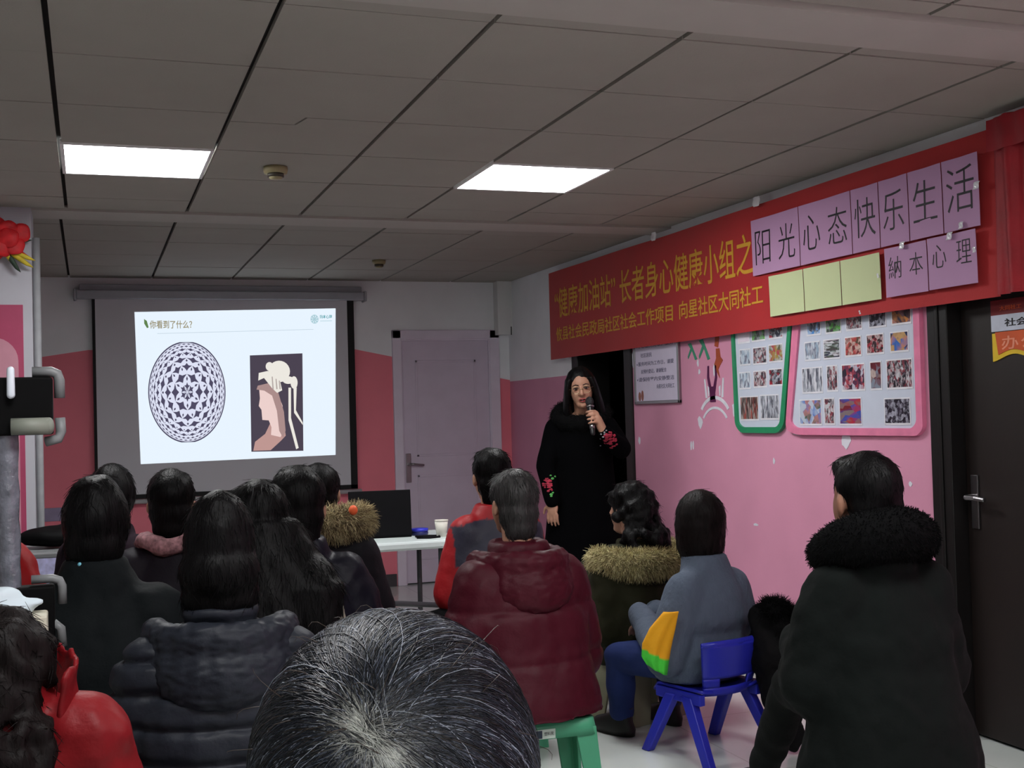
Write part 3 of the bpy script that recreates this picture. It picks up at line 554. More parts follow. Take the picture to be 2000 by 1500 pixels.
photos = [('G', 5.762, 5.636, 1.733, 1.835, 'blank'), ('G', 5.616, 5.477, 1.734, 1.835, 'green'), ('G', 5.445, 5.31, 1.736, 1.835, 'red'), ('G', 5.748, 5.633, 1.612, 1.703, 'pale'), ('G', 5.608, 5.469, 1.61, 1.705, 'crowd'), ('G', 5.45, 5.313, 1.614, 1.71, 'yellow'), ('G', 5.761, 5.641, 1.483, 1.578, 'pale'), ('G', 5.61, 5.477, 1.487, 1.579, 'crowd'), ('G', 5.455, 5.325, 1.491, 1.583, 'red'), ('G', 5.758, 5.566, 1.312, 1.445, 'trees'), ('G', 5.552, 5.365, 1.316, 1.449, 'forest'),
          ('P', 5.093, 4.97, 1.728, 1.835, 'blue'), ('P', 4.931, 4.803, 1.727, 1.835, 'green'), ('P', 4.765, 4.64, 1.729, 1.835, 'crowd'), ('P', 4.59, 4.463, 1.728, 1.835, 'dark'), ('P', 4.426, 4.29, 1.729, 1.835, 'orange'), ('P', 5.116, 4.982, 1.605, 1.701, 'pale'), ('P', 4.954, 4.818, 1.604, 1.702, 'stripes'), ('P', 4.779, 4.651, 1.607, 1.703, 'redwhite'), ('P', 4.613, 4.485, 1.608, 1.703, 'redcrowd'), ('P', 4.442, 4.314, 1.608, 1.702, 'bluefloor'), ('P', 5.147, 4.969, 1.444, 1.574, 'forest'), ('P', 4.935, 4.844, 1.448, 1.576, 'crowd'), ('P', 4.813, 4.632, 1.446, 1.575, 'purple'), ('P', 4.594, 4.509, 1.446, 1.578, 'maroon'), ('P', 4.475, 4.295, 1.446, 1.58, 'crowd'), ('P', 5.18, 4.987, 1.286, 1.416, 'tent'), ('P', 4.966, 4.878, 1.288, 1.42, 'crowd'), ('P', 4.841, 4.665, 1.286, 1.417, 'redblue'), ('P', 4.499, 4.317, 1.288, 1.409, 'dark')]
rows = {1.73: 'top row', 1.61: 'second row', 1.485: 'third row', 1.446: 'third row', 1.31: 'bottom row', 1.287: 'bottom row'}
desc = dict(blank='blank pale', pale='pale bluish', green='green tinted', red='dark photo with a red spot,', crowd='busy dark group', yellow='yellow and grey', trees='brown tree', forest='grey streaky', blue='bright blue', dark='mostly dark', orange='dark and orange', stripes='striped', redwhite='red and white group', redcrowd='dark red crowd', bluefloor='orange and blue', purple='purple group', maroon='maroon figures', tent='blue tent', redblue='red and blue')
cnt = {}
for bd, a, c, z0, z1, k in photos:
    rn = rows[min(rows, key=lambda q: abs(q-z0))]; cnt[(bd, rn)] = cnt.get((bd, rn), 0)+1
    w, h = a-c, z1-z0; b = MB().add(*bxx(0, w, 0, h, 0, .0015)).add(*prism([(.006, .009), (w-.006, .009), (w-.006, h-.006), (.006, h-.006)], .0016, .002), 1)
    o = b.build('photo_print', [M_pm, pmx(k)]); M = RW.copy(); M[0][3] = 3.38-.0108; M[1][3] = a; M[2][3] = z0; o.matrix_world = M
    tag(o, '%s print, %s, %s from left, %s edged board' % (desc[k].replace(' photo', '').rstrip(','), rn, ['first', 'second', 'third', 'fourth', 'fifth'][cnt[(bd, rn)]-1], 'green' if bd == 'G' else 'pink'), 'photo', 'photos on the %s edged board' % ('green' if bd == 'G' else 'pink'))

# signs on the office door
M_sr = mat('dark red sign strip', (120, 25, 30), 0.4); M_sw = mat('white sign strip', (200, 205, 220), 0.4); M_so = mat('orange sign', (205, 85, 35), 0.5); M_sy = mat('yellow sign edge', (225, 190, 40), 0.5); M_sp = mat('pale peach lettering', (235, 150, 120), 0.5)
sg = empty('door_sign'); tag(sg, 'narrow sign with a dark red and a white strip on the office door', 'sign'); onwall(sg, RW, 3.876, 1.66, -.055)
MB().add(*bxx(0, .5, .065, .125, 0, .006)).build('red_strip', M_sr, sg); MB().add(*bxx(0, .5, .0, .065, 0, .006)).build('white_strip', M_sw, sg)
text('社会工作室', .31, .032, M_inkb, sg, 'sign_lettering', .001, .02, at=(.075, .016, .0062)); text('大同社工', .12, .018, M_so, sg, 'small_lettering', .001, .01, at=(.05, .082, .0062))
sg = empty('door_sign'); tag(sg, 'orange office sign with a wavy yellow edge under the white strip', 'sign'); onwall(sg, RW, 3.874, 1.535, -.055)
wv = [(x, .018+.014*math.sin(x*24-1.2)) for x in np.linspace(0, .5, 30)]
MB().add(*prism(wv+[(.5, .118), (0, .118)], 0, .005)).build('yellow_backing', M_sy, sg)
MB().add(*prism([(x, y+.018) for x, y in wv if x > .02]+[(.5, .122), (.02, .122)], .0052, .008)).build('orange_face', M_so, sg)
text('办公室', .3, .055, M_sp, sg, 'sign_lettering', .001, .01, at=(.055, .05, .0082), space=1.15)

# ================================================================== FURNITURE
M_wpl = mat('white table plastic', (205, 215, 215), 0.4, 0.03); M_leg = mat('dark grey steel', (62, 62, 66), 0.45, 0.05); M_lap = mat('black laptop shell', (9, 9, 12), 0.5, spec=.1); M_cup = mat('white paper cup', (215, 212, 202), 0.6); M_blue = mat('blue plastic cap', (50, 55, 190), 0.35)
tb = empty('folding_table', (1.28, 6.2, 0), math.radians(-20)*0); tag(tb, 'white plastic folding table with dark steel legs in front of the lilac door', 'table')
MB().add(*bxx(-.6, .55, -.26, .3, .70, .745)).build('table_top', M_wpl, tb, bevel=.012)
for x in (-.52, .43):
    for y in (-.2, .24): MB().add(*cap((x, y, 0), (x, y, .70), .014, .014, 10, True)).build('leg', M_leg, tb, True)
MB().add(*tube([(-.52, -.2, .66), (-.1, -.2, .46), (.43, -.2, .40)], .014)).build('brace', M_leg, tb, True)
MB().add(*tube([(-.52, .24, .3), (.43, .24, .3)], .012)).build('brace', M_leg, tb, True)
lp = empty('laptop', (1.44, 6.2, .745), math.radians(-7)); tag(lp, 'open black laptop on the white table, its lid towards the audience', 'laptop')
MB().add(*bxx(-.165, .165, .0, .23, .0, .018)).build('keyboard_base', M_lap, lp, bevel=.004)
V, F = cube((0, 0, .12), (.33, .010, .24)); V = V@rotm('X', -.12).T+np.array([0, -.004, .012]); MB().add(V, F).build('lid', M_lap, lp, bevel=.003)
cb = MB().add(*tube([(1.6, 6.06, .75), (1.66, 6.03, .75), (1.72, 6.05, .75), (1.73, 6.1, .75), (1.68, 6.13, .75), (1.62, 6.12, .75), (1.6, 6.08, .756)], .006)).build('cable', M_lap, None, True); tag(cb, 'black cable coiled on the white table beside the laptop', 'cable')
bl = empty('bottle_cap', (1.665, 6.25, .745)); tag(bl, 'flat round blue plastic container behind the cable on the white table', 'container')
MB().add(*lathe([(.001, 0), (.045, 0), (.047, .012), (.044, .022), (.001, .022)])).build('container', mat('dark blue plastic', (35, 38, 90), .4), bl, True); MB().add(*lathe([(.001, .022), (.047, .022), (.047, .036), (.001, .038)])).build('lid', M_blue, bl, True)
cp = empty('paper_cup', (1.745, 6.1, .745)); tag(cp, 'white paper cup on the white table next to the child in red', 'cup')
MB().add(*lathe([(.001, 0.002), (.026, 0), (.036, .085), (.034, .085), (.025, .006), (.001, .006)])).build('cup_wall', M_cup, cp, True); MB().add(*tube([(.036*math.cos(a), .036*math.sin(a), .086) for a in np.linspace(0, 2*PI, 24, endpoint=False)], .0022, 6, True)).build('rim', M_cup, cp, True)

M_gst = mat('sea green plastic', (70, 150, 115), 0.4, 0.05); M_bst = mat('beige plastic', (150, 146, 122), 0.5, 0.06); M_lab = mat('paper label', (190, 205, 195), 0.5)
def stool(loc, rz, h, label, m=M_gst, w=.30, d=.24, group='green plastic stools', sticker_=False, lw=.075):
    t = empty('plastic_stool', (*loc, 0), rz); tag(t, label, 'stool', group)
    tw, td = w/2-.02, d/2-.02
    def rr(hx, hy, r=.03, n=5):
        return [(sx*(hx-r)+r*math.cos(a), sy*(hy-r)+r*math.sin(a)) for sx, sy, a0 in ((1, 1, 0), (-1, 1, PI/2), (-1, -1, PI), (1, -1, 1.5*PI)) for a in np.linspace(a0, a0+PI/2, n)]
    def ring(hx, hy, z): return np.array([(*p, z) for p in rr(hx, hy)])
    MB().add(*rings([ring(tw-.02, td-.02, h-.012), ring(tw-.012, td-.012, h), ring(tw, td, h-.004), ring(tw+.008, td+.008, h-.055), ring(tw+.002, td+.002, h-.055), ring(tw-.006, td-.006, h-.016), ring(.02, .02, h-.014)])).build('seat', m, t, True)
    for sx in (-1, 1):
        for sy in (-1, 1):
            secs = []
            for k, z in enumerate((h-.03, h*.6, h*.3, 0.0)):
                f = 1-z/h; ox, oy = tw-.002+.03*f, td-.002+.03*f; wl = lw-.03*f; th = .012
                P = [(ox, oy), (ox-wl, oy), (ox-wl, oy-th), (ox-th, oy-th), (ox-th, oy-wl), (ox, oy-wl)]
                if sx*sy < 0: P = P[::-1]
                secs.append(np.array([(sx*p[0], sy*p[1], z) for p in P]))
            MB().add(*rings(secs[::-1])).build('leg', m, t, bevel=.003)
    if sticker_:
        lb = MB().add(*bxx(-.07, .0, -td-.0115, -td-.0105, h-.052, h-.022)).build('sticker', M_lab, t)
        MB().add(*bxx(-.067, -.045, -td-.0125, -td-.0116, h-.050, h-.025)).build('sticker_mark', mat('navy label print', (35, 50, 70), .5), lb)
        text('塑料凳', .032, .012, M_leg, lb, 'sticker_lettering', .0004, .0, at=(0, 0, 0), M=lambda V: np.c_[V[:, 0]-.038, -td-.0116-V[:, 2], V[:, 1]+h-.042])
    return t

# ================================================================== PEOPLE
M_skin = mat('skin', (168, 124, 102), 0.55, 0.06, 20, 0.03, 200); M_skin2 = mat('tanned skin', (150, 105, 85), 0.6, 0.06, 20)
M_shoe = mat('black shoe', (22, 20, 20), 0.5); M_eye = mat('eye white', (170, 155, 148), 0.3); M_iris = mat('dark iris', (28, 18, 14), 0.2); M_brow = mat('dark brow', (45, 30, 26), 0.8)
M_hair = mat('black hair', (9, 8, 9), 0.45, 0.4, 60, 0.3, 160, stretch=(1, 1, .15), spec=0.10)
M_hairb = mat('brown black hair', (17, 12, 12), 0.5, 0.4, 60, 0.3, 160, stretch=(1, 1, .15), spec=.10)
M_hairg = mat('greying hair', (38, 36, 36), 0.5, 0.5, 90, 0.4, 160, stretch=(1, 1, .1))
M_hairv = mat('mixed grey hair', (60, 60, 66), 0.4, 0.15, 120, attr=True, spec=0.3)
M_fur = mat('tan fur', (150, 140, 100), 0.9, 0.3, 40, attr=True); M_furk = mat('black fur', (7, 7, 8), 0.9, 0.3, 30, spec=.1)
def head_prims(nose=True):
    p = [ell((0, -.012, .03), (.074, .094, .084)), ell((0, .026, -.022), (.063, .066, .085)), ell((0, .045, -.085), (.04, .04, .03)), cap((0, -.02, -.05), (0, -.045, -.17), .055, .058)]
    for s_ in (-1, 1): p.append(ell((s_*.076, -.008, -.012), (.011, .02, .032), rotm('Z', s_*.35)))
    if nose: p += [cap((0, .090, .012), (0, .108, -.022), .008, .0125), ell((.012, .094, -.026), (.009, .01, .007)), ell((-.012, .094, -.026), (.009, .01, .007)), ell((0, .083, -.056), (.024, .012, .007)), ell((0, .082, -.066), (.02, .011, .0065)), ell((0, .083, -.092), (.018, .012, .014))]
    return p
def hand_prims(w, d, up, side=1, curl=.5, s=1.0):
    """w wrist, d pointing direction, up back-of-hand normal; five separate fingers"""
    w = np.array(w, float); d = np.array(d, float)/np.linalg.norm(d); up = np.array(up, float); up = up-d*np.dot(up, d); up /= np.linalg.norm(up); x = np.cross(d, up)
    R = np.stack([x, d, up], 1); o = [ell(w+d*.045*s, (.038*s, .05*s, .015*s), R)]
    for k, (fx, ln) in enumerate(((-.03, .058), (-.010, .07), (.011, .073), (.031, .065))):
        fx *= -side; b0 = w+d*.082*s+x*fx*s; a = curl*.6; d1 = d*math.cos(a)-up*math.sin(a)+x*fx*1.6; b1 = b0+d1*ln*.5*s; a = curl*1.5; d2 = d*math.cos(a)-up*math.sin(a)+x*fx*1.6; b2 = b1+d2*ln*.5*s
        o += [cap(b0, b1, .0088*s, .008*s, 10), cap(b1, b2, .008*s, .0065*s, 10)]
    t0 = w+d*.03*s+x*side*.03*s; t1 = t0+(d*.6+x*side*.75-up*.2)*.035*s; o += [cap(t0, t1, .0125*s, .0095*s, 10), cap(t1, t1+(d*.9+x*side*.25-up*.2)*.03*s, .0095*s, .007*s, 10)]
    return o
def tf(prims, R, t, s=1.0):
    return [((V*s)@R.T+t, F) for V, F in prims]
SKEL = {}
def hair_mesh(kind, R, t, m, parent, s=1.0, nst=700, vox=.009, seed=0, extra=None, L=.05, name='hair'):
    rg = random.Random(seed)
    base = [ell((0, -.022, .036), (.086, .100, .094)), ell((0, -.05, -.028), (.078, .066, .082))]
    if kind == 'short': base += [ell((0, .045, .075), (.06, .04, .04)), ell((0, -.062, -.08), (.066, .048, .065))]
    if kind == 'crop': base = [ell((0, -.022, .036), (.081, .098, .09)), ell((0, -.055, -.02), (.074, .055, .075)), ell((0, .05, .08), (.055, .035, .035))]
    if kind == 'bob': base += [ell((0, -.022, .02), (.098, .110, .108)), loft([(0, -.02, -.145, .086, .080), (0, -.018, -.11, .100, .096), (0, -.02, -.02, .106, .106), (0, -.02, .04, .098, .1)], 28)]
    if kind == 'full': base += [ell((0, -.03, .0), (.098, .105, .12)), ell((0, -.06, -.07), (.088, .07, .08))]
    if kind == 'updo': base += [ell((0, -.035, .05), (.075, .08, .09)), ell((0, -.055, -.06), (.102, .085, .085)), ell((0, -.05, -.12), (.098, .07, .07)), ell((0, -.035, .0), (.088, .09, .1))]
    if kind == 'long': base += [ell((0, -.022, .02), (.095, .106, .11)), loft([(0, -.09, -.42, .02, .015), (0, -.105, -.34, .085, .03), (0, -.10, -.22, .105, .045), (0, -.075, -.1, .1, .07), (0, -.03, .0, .096, .09)], 24)]
    if kind in ('curly', 'curlylong'):
        base += [ell((0, -.025, .03), (.09, .102, .098))]
        lo = -.30 if kind == 'curlylong' else -.19
        for k in range(260 if kind == 'curlylong' else 170):
            z = rg.uniform(lo, .1); a = rg.uniform(PI*.95, PI*2.05) if z < .02 else rg.uniform(0, 2*PI)
            r = math.sqrt(max(0, 1-(max(0, z)/.115)**2)); q = 1.08+(.45 if kind == 'curlylong' else .50)*max(0, -z)/.2
            base.append(ell((.088*r*q*math.cos(a), -.025+.098*r*q*math.sin(a)-(.03 if z < -.08 else 0), z), [rg.uniform(.013, .024)]*3, None, 8, 6))
    if extra: base += extra
    V, Fs = remesh(base, vox, 5 if 'curly' not in kind else 3)
    if kind == 'bob':
        e = np.clip((-.145-V[:, 2])/.03, 0, 1); V[:, 2] = np.maximum(V[:, 2], -.145-.012*e); V = wrinkle(V, Fs, .003, 45, seed, (1, 1, .15))
    else: V = wrinkle(V, Fs, .006 if 'curly' not in kind else .01, 28, seed, (1, 1, .35))
    V = V*s
    b = MB()
    if nst:
        P, N = sample(V, Fs, nst); P0 = P-N*.002
        D = np.array([0, -.15, -1.0])+G_.normal(0, .25 if 'curly' not in kind else .8, (nst, 3)); D[P[:, 2] > .07*s, :2] += P[P[:, 2] > .07*s, :2]*9
        D -= N*(D*N).sum(1, keepdims=True); D /= np.linalg.norm(D, axis=1, keepdims=True)+1e-9
        ln = (L*.45 if kind in ('crop', 'short') else L if kind == 'long' else L*.6)*(.5+G_.random((nst, 1))); lift = .02+.05*np.abs(G_.normal(0, 1, (nst, 1)))
        pts = np.stack([P0]+[P0+D*ln*q+N*(ln*q*lift+.002) for q in (.3, .6, 1.0)], 1)
        v, f = strands(pts, .0013, .0004); b.add(v@R.T+t, f)
    V = V@R.T+t
    b.add(V, Fs)
    return b.build(name, m, parent, True)

def person(label, head, phi, seat=.40, hair='short', hm=M_hair, coat=None, trou=None, sw=.185, bulk=.02, back=.07, fwd=.40, hscale=1.0, tilt=(0, 0, 0), wr=.006, q=None, hemz=None, hem_r=(.20, .17), leg=0.0, skin=M_skin, hood=None, cname='jacket', colfn=None, stool_=None, shin=None, seed=1, arm=.0, vox=.012, nst=500, hair_extra=None, feet=True, neck=.185, collar=.03, armx=(0, 0), ext=0.0, drop=0.0, hoodw=1.0, slv=.3):
    """a seated figure; head = world centre of the head, phi = facing (0 looks along +Y)"""
    hx, hy, hz = head; c, s_ = math.cos(phi), math.sin(phi)
    rx, ry = hx+s_*back, hy-c*back
    Rz = Matrix.Rotation(phi, 4, 'Z'); H = np.array([0, back, hz]); N = np.array([0, back-.045, hz-neck])
    Rh = np.array((Matrix.Rotation(tilt[2], 3, 'Z')@Matrix.Rotation(tilt[0], 3, 'X')@Matrix.Rotation(tilt[1], 3, 'Y')))
    P = tf(head_prims(), Rh, H, hscale)
    T = hz-neck; pel = np.array([0, -.01, seat+.09])
    P += [loft([(0, -.01, seat+.02, .14, .10), (0, -.01, seat+.12, .155, .105), (0, 0, (seat+T)/2, .13, .09), (0, N[1], T-.14, .155, .095), (0, N[1], T-.05, .12, .07), (0, N[1], T+.03, .05, .05)], 20)]
    kl = seat+.045; an = {}
    lc, ls_ = math.cos(leg), math.sin(leg)
    J = {}
    for sd in (-1, 1):
        S_ = N+np.array([sd*(sw-.045), -.005, -.065-drop]); E_ = S_+np.array([sd*(.075+.05*arm+armx[(sd+1)//2]), .02, -.245]); W_ = np.array([sd*.09, back+.235, max(seat+.20, E_[2]-.03)])
        hp = np.array([sd*.09, .0, seat+.075]); kn = hp+np.array([sd*.05*lc-ls_*fwd, fwd*lc+sd*.05*ls_, -.03]); ank = kn+np.array([-ls_*ext, lc*ext, 0]); ank[2] = .085
        J[sd] = (S_, E_, W_, hp, kn, ank)
        P += [cap(S_, E_, .047, .036), cap(E_, W_, .036, .026)]+hand_prims(W_, (-sd*.35, .9, -.25), (0, .3, 1), -sd, .5)
        P += [cap(hp, kn, .075, .052), cap(kn, ank, .05, .034)]
    V, Fs = remesh(P, vox*.75, 3)
    root = link('person', MB().add(V, Fs).mesh('person', skin)); root.location = (rx, ry, 0); root.rotation_euler = (0, 0, phi); tag(root, label, 'person')
    # trousers
    if trou is not None:
        Q = [loft([(0, -.01, seat+.005, .16, .12), (0, -.01, seat+.09, .175, .13), (0, -.0, seat+.2, .16, .115)], 20)]
        for sd in (-1, 1):
            _, _, _, hp, kn, ank = J[sd]; Q += [cap(hp, kn, .092, .07), cap(kn, ank+np.array([0, 0, .02]), .068, .055)]
        V, Fs = remesh(Q, vox, 3); V = wrinkle(V, Fs, .008, 12, seed+5); V[:, 2] = np.maximum(V[:, 2], .035); MB().add(V, Fs).build('trousers', trou, root, True)
    if feet:
        for sd in (-1, 1):
            ank = J[sd][5]; sh = [(0, -.045, .0, .032, .03)]
            d = np.array([-ls_, lc]); 
            V, F = loft([(0, 0.06, .002, .042, .125), (0, .06, .03, .046, .13), (0, .045, .06, .042, .10), (0, 0, .09, .036, .05), (0, -.01, .12, .036, .045)], 20, 2.4)
            V = V@rotm('Z', leg-sd*.12).T+np.array([ank[0], ank[1], 0]); V, F = MB().add(V, F).V[0], F; MB().add(V, F).build('shoe', M_shoe, root, True)
    # coat
    if coat is not None:
        hz0 = hemz if hemz is not None else seat-.01; b_ = bulk
        secs = [(0, -.015, hz0, hem_r[0]+b_, hem_r[1]+b_), (0, -.015, max(hz0+.05, seat+.08), .19+b_, .15+b_), (0, N[1]*.38, seat*.55+T*.45, .175+b_, .125+b_), (0, N[1]*.7, T-.2, .185+b_, .125+b_), (0, N[1], T-.09, sw-.02, .105+b_*.8), (0, N[1], T-.03, .115+b_*.3, .085+b_*.5), (0, N[1]+.01, T+.03+collar, .078+b_*.3, .078+b_*.3)]
        Q = [loft(secs, 28, 2.3)]
        for sd in (-1, 1):
            S_, E_, W_ = J[sd][:3]; Q += [cap(S_, E_, .066+b_, .058+b_), cap(E_, W_+(W_-E_)*slv, .058+b_*.8, .043+b_*.4), cap(S_+np.array([0, 0, .0]), np.array([sd*.06, N[1], T-.04]), .062+b_*.7, .055+b_*.4)]
        V, Fs = remesh(Q, vox, 9)
        if wr: V = wrinkle(V, Fs, wr, 9, seed); V = wrinkle(V, Fs, wr*.5, 24, seed+2)
        if q: V = quilt(V, Fs, *q)
        MB().add(V, Fs, 0, colfn(V) if colfn else None).build(cname, coat, root, True)
    if hood is not None:
        b_ = bulk
        Q = []
        for k in range(13):                      # soft crescent lying on the upper back
            a = PI*k/12; cx, sn = math.cos(a), math.sin(a)
            Q.append(ell((.125*cx*hoodw, N[1]+.05-(.150+b_*.7)*sn, T-.01+.005*sn), (.042, .040, .045), None, 12, 10))
            if 1 < k < 11: Q.append(ell((.12*cx*hoodw, N[1]+.03-(.145+b_*.9)*sn, T-.045-.06*sn), (.05, .034, .07), None, 12, 10))
        V, Fs = remesh(Q, vox*.8, 30); V = wrinkle(V, Fs, .004, 14, seed+9); V = wrinkle(V, Fs, .004, 38, seed+11, (1, 1, 2.4)); MB().add(V, Fs).build('hood', hood, root, True)
    if hair: hair_mesh(hair, Rh, H, hm, root, hscale, nst, seed=seed, extra=hair_extra)
    if stool_: stool((rx, ry), phi, seat-.008, stool_, sticker_=False)
    root['_N'] = [float(v) for v in N]
    return root, N, H, Rh, J
def fur_ring(root, N, rx, ry, tilt_, r, L, cols, n, name='fur_trim', a0=-.25, a1=PI+.25, up=.0, m=None, drop=.0, cy=.0):
    P = []
    for a in np.linspace(a0, a1, 22): P.append((N[0]+rx*math.cos(a), N[1]+cy-ry*math.sin(a), N[2]+up-drop*math.sin(a)))
    rr = r*(.75+.35*np.sin(np.linspace(.25, PI-.25, 22)))
    V, F = tube(P, rr, 12); b = MB(); k = np.array(cols[0])*.5; b.add(V, F, 0, np.tile(k, (len(V), 1)))
    Fs = [f if f.ndim == 2 else f[None] for f in F]; furry(b, V, Fs[:1], n, L, .0014, .45, 0, .9, .45, cols)
    return b.build(name, m or M_fur, root, True)

def look(x, y, tx=1.1, ty=9.5): return math.atan2(x-tx, ty-y)
C_ = lambda n, c, r=.65, **k: mat(n, tuple(v*.74 for v in c), r, .12, 10, .15, 70, **{'spec': .16, **k})
M_pants = C_('black trousers', (24, 24, 28), .85); M_jean = C_('blue denim', (48, 66, 130), .85)
TAN = [lin((190, 180, 128)), lin((150, 138, 95)), lin((212, 202, 156)), lin((120, 104, 72))]
TAN2 = [lin((176, 160, 120)), lin((120, 104, 78)), lin((205, 192, 150)), lin((92, 76, 56))]

# the one in front: grey hair seen from above and behind
M_fc = C_('charcoal cardigan', (40, 40, 46))
fp, N, H, Rh, J = person('person in front with greying dark hair, whorl and white parting seen from behind', (.206, .868, 1.108), look(.2, .87)+.0, .36, None, coat=M_fc, trou=M_pants, sw=.19, stool_='green plastic stool under the grey haired person in front')
rad = np.array([.103, .115, .112]); HC1 = H+np.array([0, -.012, .02]); w0 = np.array([-.037, -.09, .057]); w1 = np.array([-.017, -.106, .038])
V, F = ell((0, 0, 0), rad*.975, None, 40, 28); V2, F2 = ell((0, -.01, -.075), (.098, .094, .09), None, 30, 20)
b = MB(); dk = np.array(lin((40, 42, 50)))
b.add(V+HC1, F, 0, np.tile(dk, (len(V), 1))); b.add(V2+HC1, F2, 0, np.tile(dk, (len(V2), 1)))
NS, K = 12000, 12
def onell(p): return p/np.sqrt(((p/rad)**2).sum(-1, keepdims=True))
u = G_.random((NS, 1)); root_ = w0+(w1-w0)*np.clip(u*1.3-.15, 0, 1)+G_.normal(0, .006, (NS, 3)); far = G_.random(NS) < .62
p = onell(root_); ax = onell(np.array([w0]))[0]
# growth field: away from the parting, then swept sideways and down
rp = onell(root_+G_.normal(0, .045, (NS, 3))*far[:, None]*1.6); p = np.where(far[:, None], rp, p)
side = np.where(p[:, 0] > (w0[0]+(w1[0]-w0[0])*np.clip((w0[2]-p[:, 2])/(w0[2]-w1[2]), 0, 1)), 1.0, -1.0)
clump = G_.integers(0, 260, NS); cj = G_.normal(0, .16, (260, 3)); pts = [p*.985]; nrm = p/rad**2; nrm /= np.linalg.norm(nrm, axis=1, keepdims=True)
d = p-onell(np.repeat((w0*.6+w1*.4)[None], NS, 0))+G_.normal(0, .012, (NS, 3)); d -= nrm*(d*nrm).sum(1, keepdims=True); d /= np.linalg.norm(d, axis=1, keepdims=True)+1e-9
ln = G_.uniform(.015, .025, (NS, 1)); q_ = p*.99; dirn = d
liftj = np.abs(G_.normal(0, 1, (NS, 1)))
for k in range(1, K):
    t = k/(K-1); nrm = q_/rad**2; nrm /= np.linalg.norm(nrm, axis=1, keepdims=True)
    sw_ = np.c_[side*.50, np.full(NS, .22), np.full(NS, -.42-.5*t)]; dirn = dirn*.80+.30*sw_+.32*cj[clump]*t+G_.normal(0, .03, (NS, 3)); dirn -= nrm*(dirn*nrm).sum(1, keepdims=True); dirn /= np.linalg.norm(dirn, axis=1, keepdims=True)+1e-9
    q_ = onell(q_+dirn*ln); pts.append(q_*(1+.012*math.sin(PI*t)+.010*liftj*t))
pts = np.stack(pts, 1)
tones = np.array([lin((20, 23, 30)), lin((42, 47, 58)), lin((84, 91, 106)), lin((165, 172, 186)), lin((50, 43, 38))]); pc = G_.choice(5, 260, p=[.54, .26, .10, .03, .07]); pk = np.where(G_.random(NS) < .7, pc[clump], G_.choice(5, NS, p=[.58, .23, .10, .04, .05]))
ccol = tones[pk][:, None, :]*np.ones((1, K, 1)); dr = np.linalg.norm(p-onell(root_), axis=1); near = np.exp(-(((1/1.0)*np.minimum(np.linalg.norm(pts-onell(w0[None])[None], axis=2), np.minimum(np.linalg.norm(pts-onell(w1[None])[None], axis=2), np.linalg.norm(pts-onell(((w0+w1)/2)[None])[None], axis=2)))/(.005+.016*G_.random((NS, 1))**2)))**2)
wh = np.array(lin((225, 228, 220))); mixf = (near*(.55+.45*G_.random((NS, 1))))[..., None]; ccol = ccol*(1-mixf)+wh*mixf
v, f = strands(pts.reshape(NS, K, 3)+HC1, .00042, .00022); b.add(v, f, 0, np.repeat(ccol.reshape(-1, 3), 3, 0))
NB = 70; P0, N0 = sample(V, [F[0]], NB); D0 = np.c_[np.sign(P0[:, 0])*.8, G_.normal(0, .5, NB), G_.normal(-.2, .5, NB)]
pb_ = np.stack([P0]+[P0+D0*.022*q__+N0*(.010*math.sin(q__*2.6)) for q__ in (.25, .5, .75, 1)], 1); v, f = strands(pb_+HC1, .0004, .0002); b.add(v, f, 0, np.tile(np.array(lin((66, 56, 50))), (len(v), 1)))
b.build('hair', M_hairv, fp, True)

# lower left: red padded jacket
M_rj = C_('red padded nylon', (150, 20, 28), .5)
p2, N, H, Rh, J = person('person in a red padded jacket with wavy dark hair at the lower left edge', (-.172, 2.62, .90), look(-.15, 2.6), .34, 'curly', M_hairb, M_rj, M_pants, sw=.205, bulk=.03, wr=.014, collar=.03, neck=.075, seed=3, stool_='green plastic stool under the person in the red padded jacket', nst=900, hscale=1.0, fwd=.34, vox=.011)
T2 = N[2]
def neckband(A0, A1, rx, ry, z0, z1):
    a, h = np.meshgrid(np.linspace(A0, A1, 26), np.linspace(0, 1, 9)); out = []
    for k in (0.0, .022):
        r = 1+.16*h+k*7*(1-.5*h)-.0; out.append(np.stack([rx*r*np.cos(a), .01-ry*r*np.sin(a), z0+(z1-z0)*h*(1-.25*(a-A0)/(A1-A0))+.004*np.sin(a*17+h*4)], -1).reshape(-1, 3))
    n, m = a.shape; N_ = n*m; i = np.arange(N_).reshape(n, m); q = np.stack([i[:-1, :-1], i[:-1, 1:], i[1:, 1:], i[1:, :-1]], -1).reshape(-1, 4)
    e = np.concatenate([i[0], i[1:, -1], i[-1, -2::-1], i[-2:0:-1, 0]]); e2 = np.roll(e, -1); return np.concatenate(out), [q[:, ::-1], q+N_, np.c_[e, e2, e2+N_, e+N_]]
V, Fs = remesh([neckband(-.9, .42, .125, .115, T2-.03, T2+.115)], .007, 6); MB().add(wrinkle(V, Fs, .010, 16, 2), Fs).build('collar', M_rj, p2, True)
p15, N, H, Rh, J = person('person in a bright red coat at the left edge, behind the wrapped pole', (-.40, 4.10, 1.2), look(-.3, 3.9)-.1, .42, 'short', M_hair, C_('bright red padded nylon', (215, 30, 36), .5), M_pants, sw=.21, bulk=.03, wr=.012, seed=4, stool_='green plastic stool under the person in the bright red coat', arm=1.0)

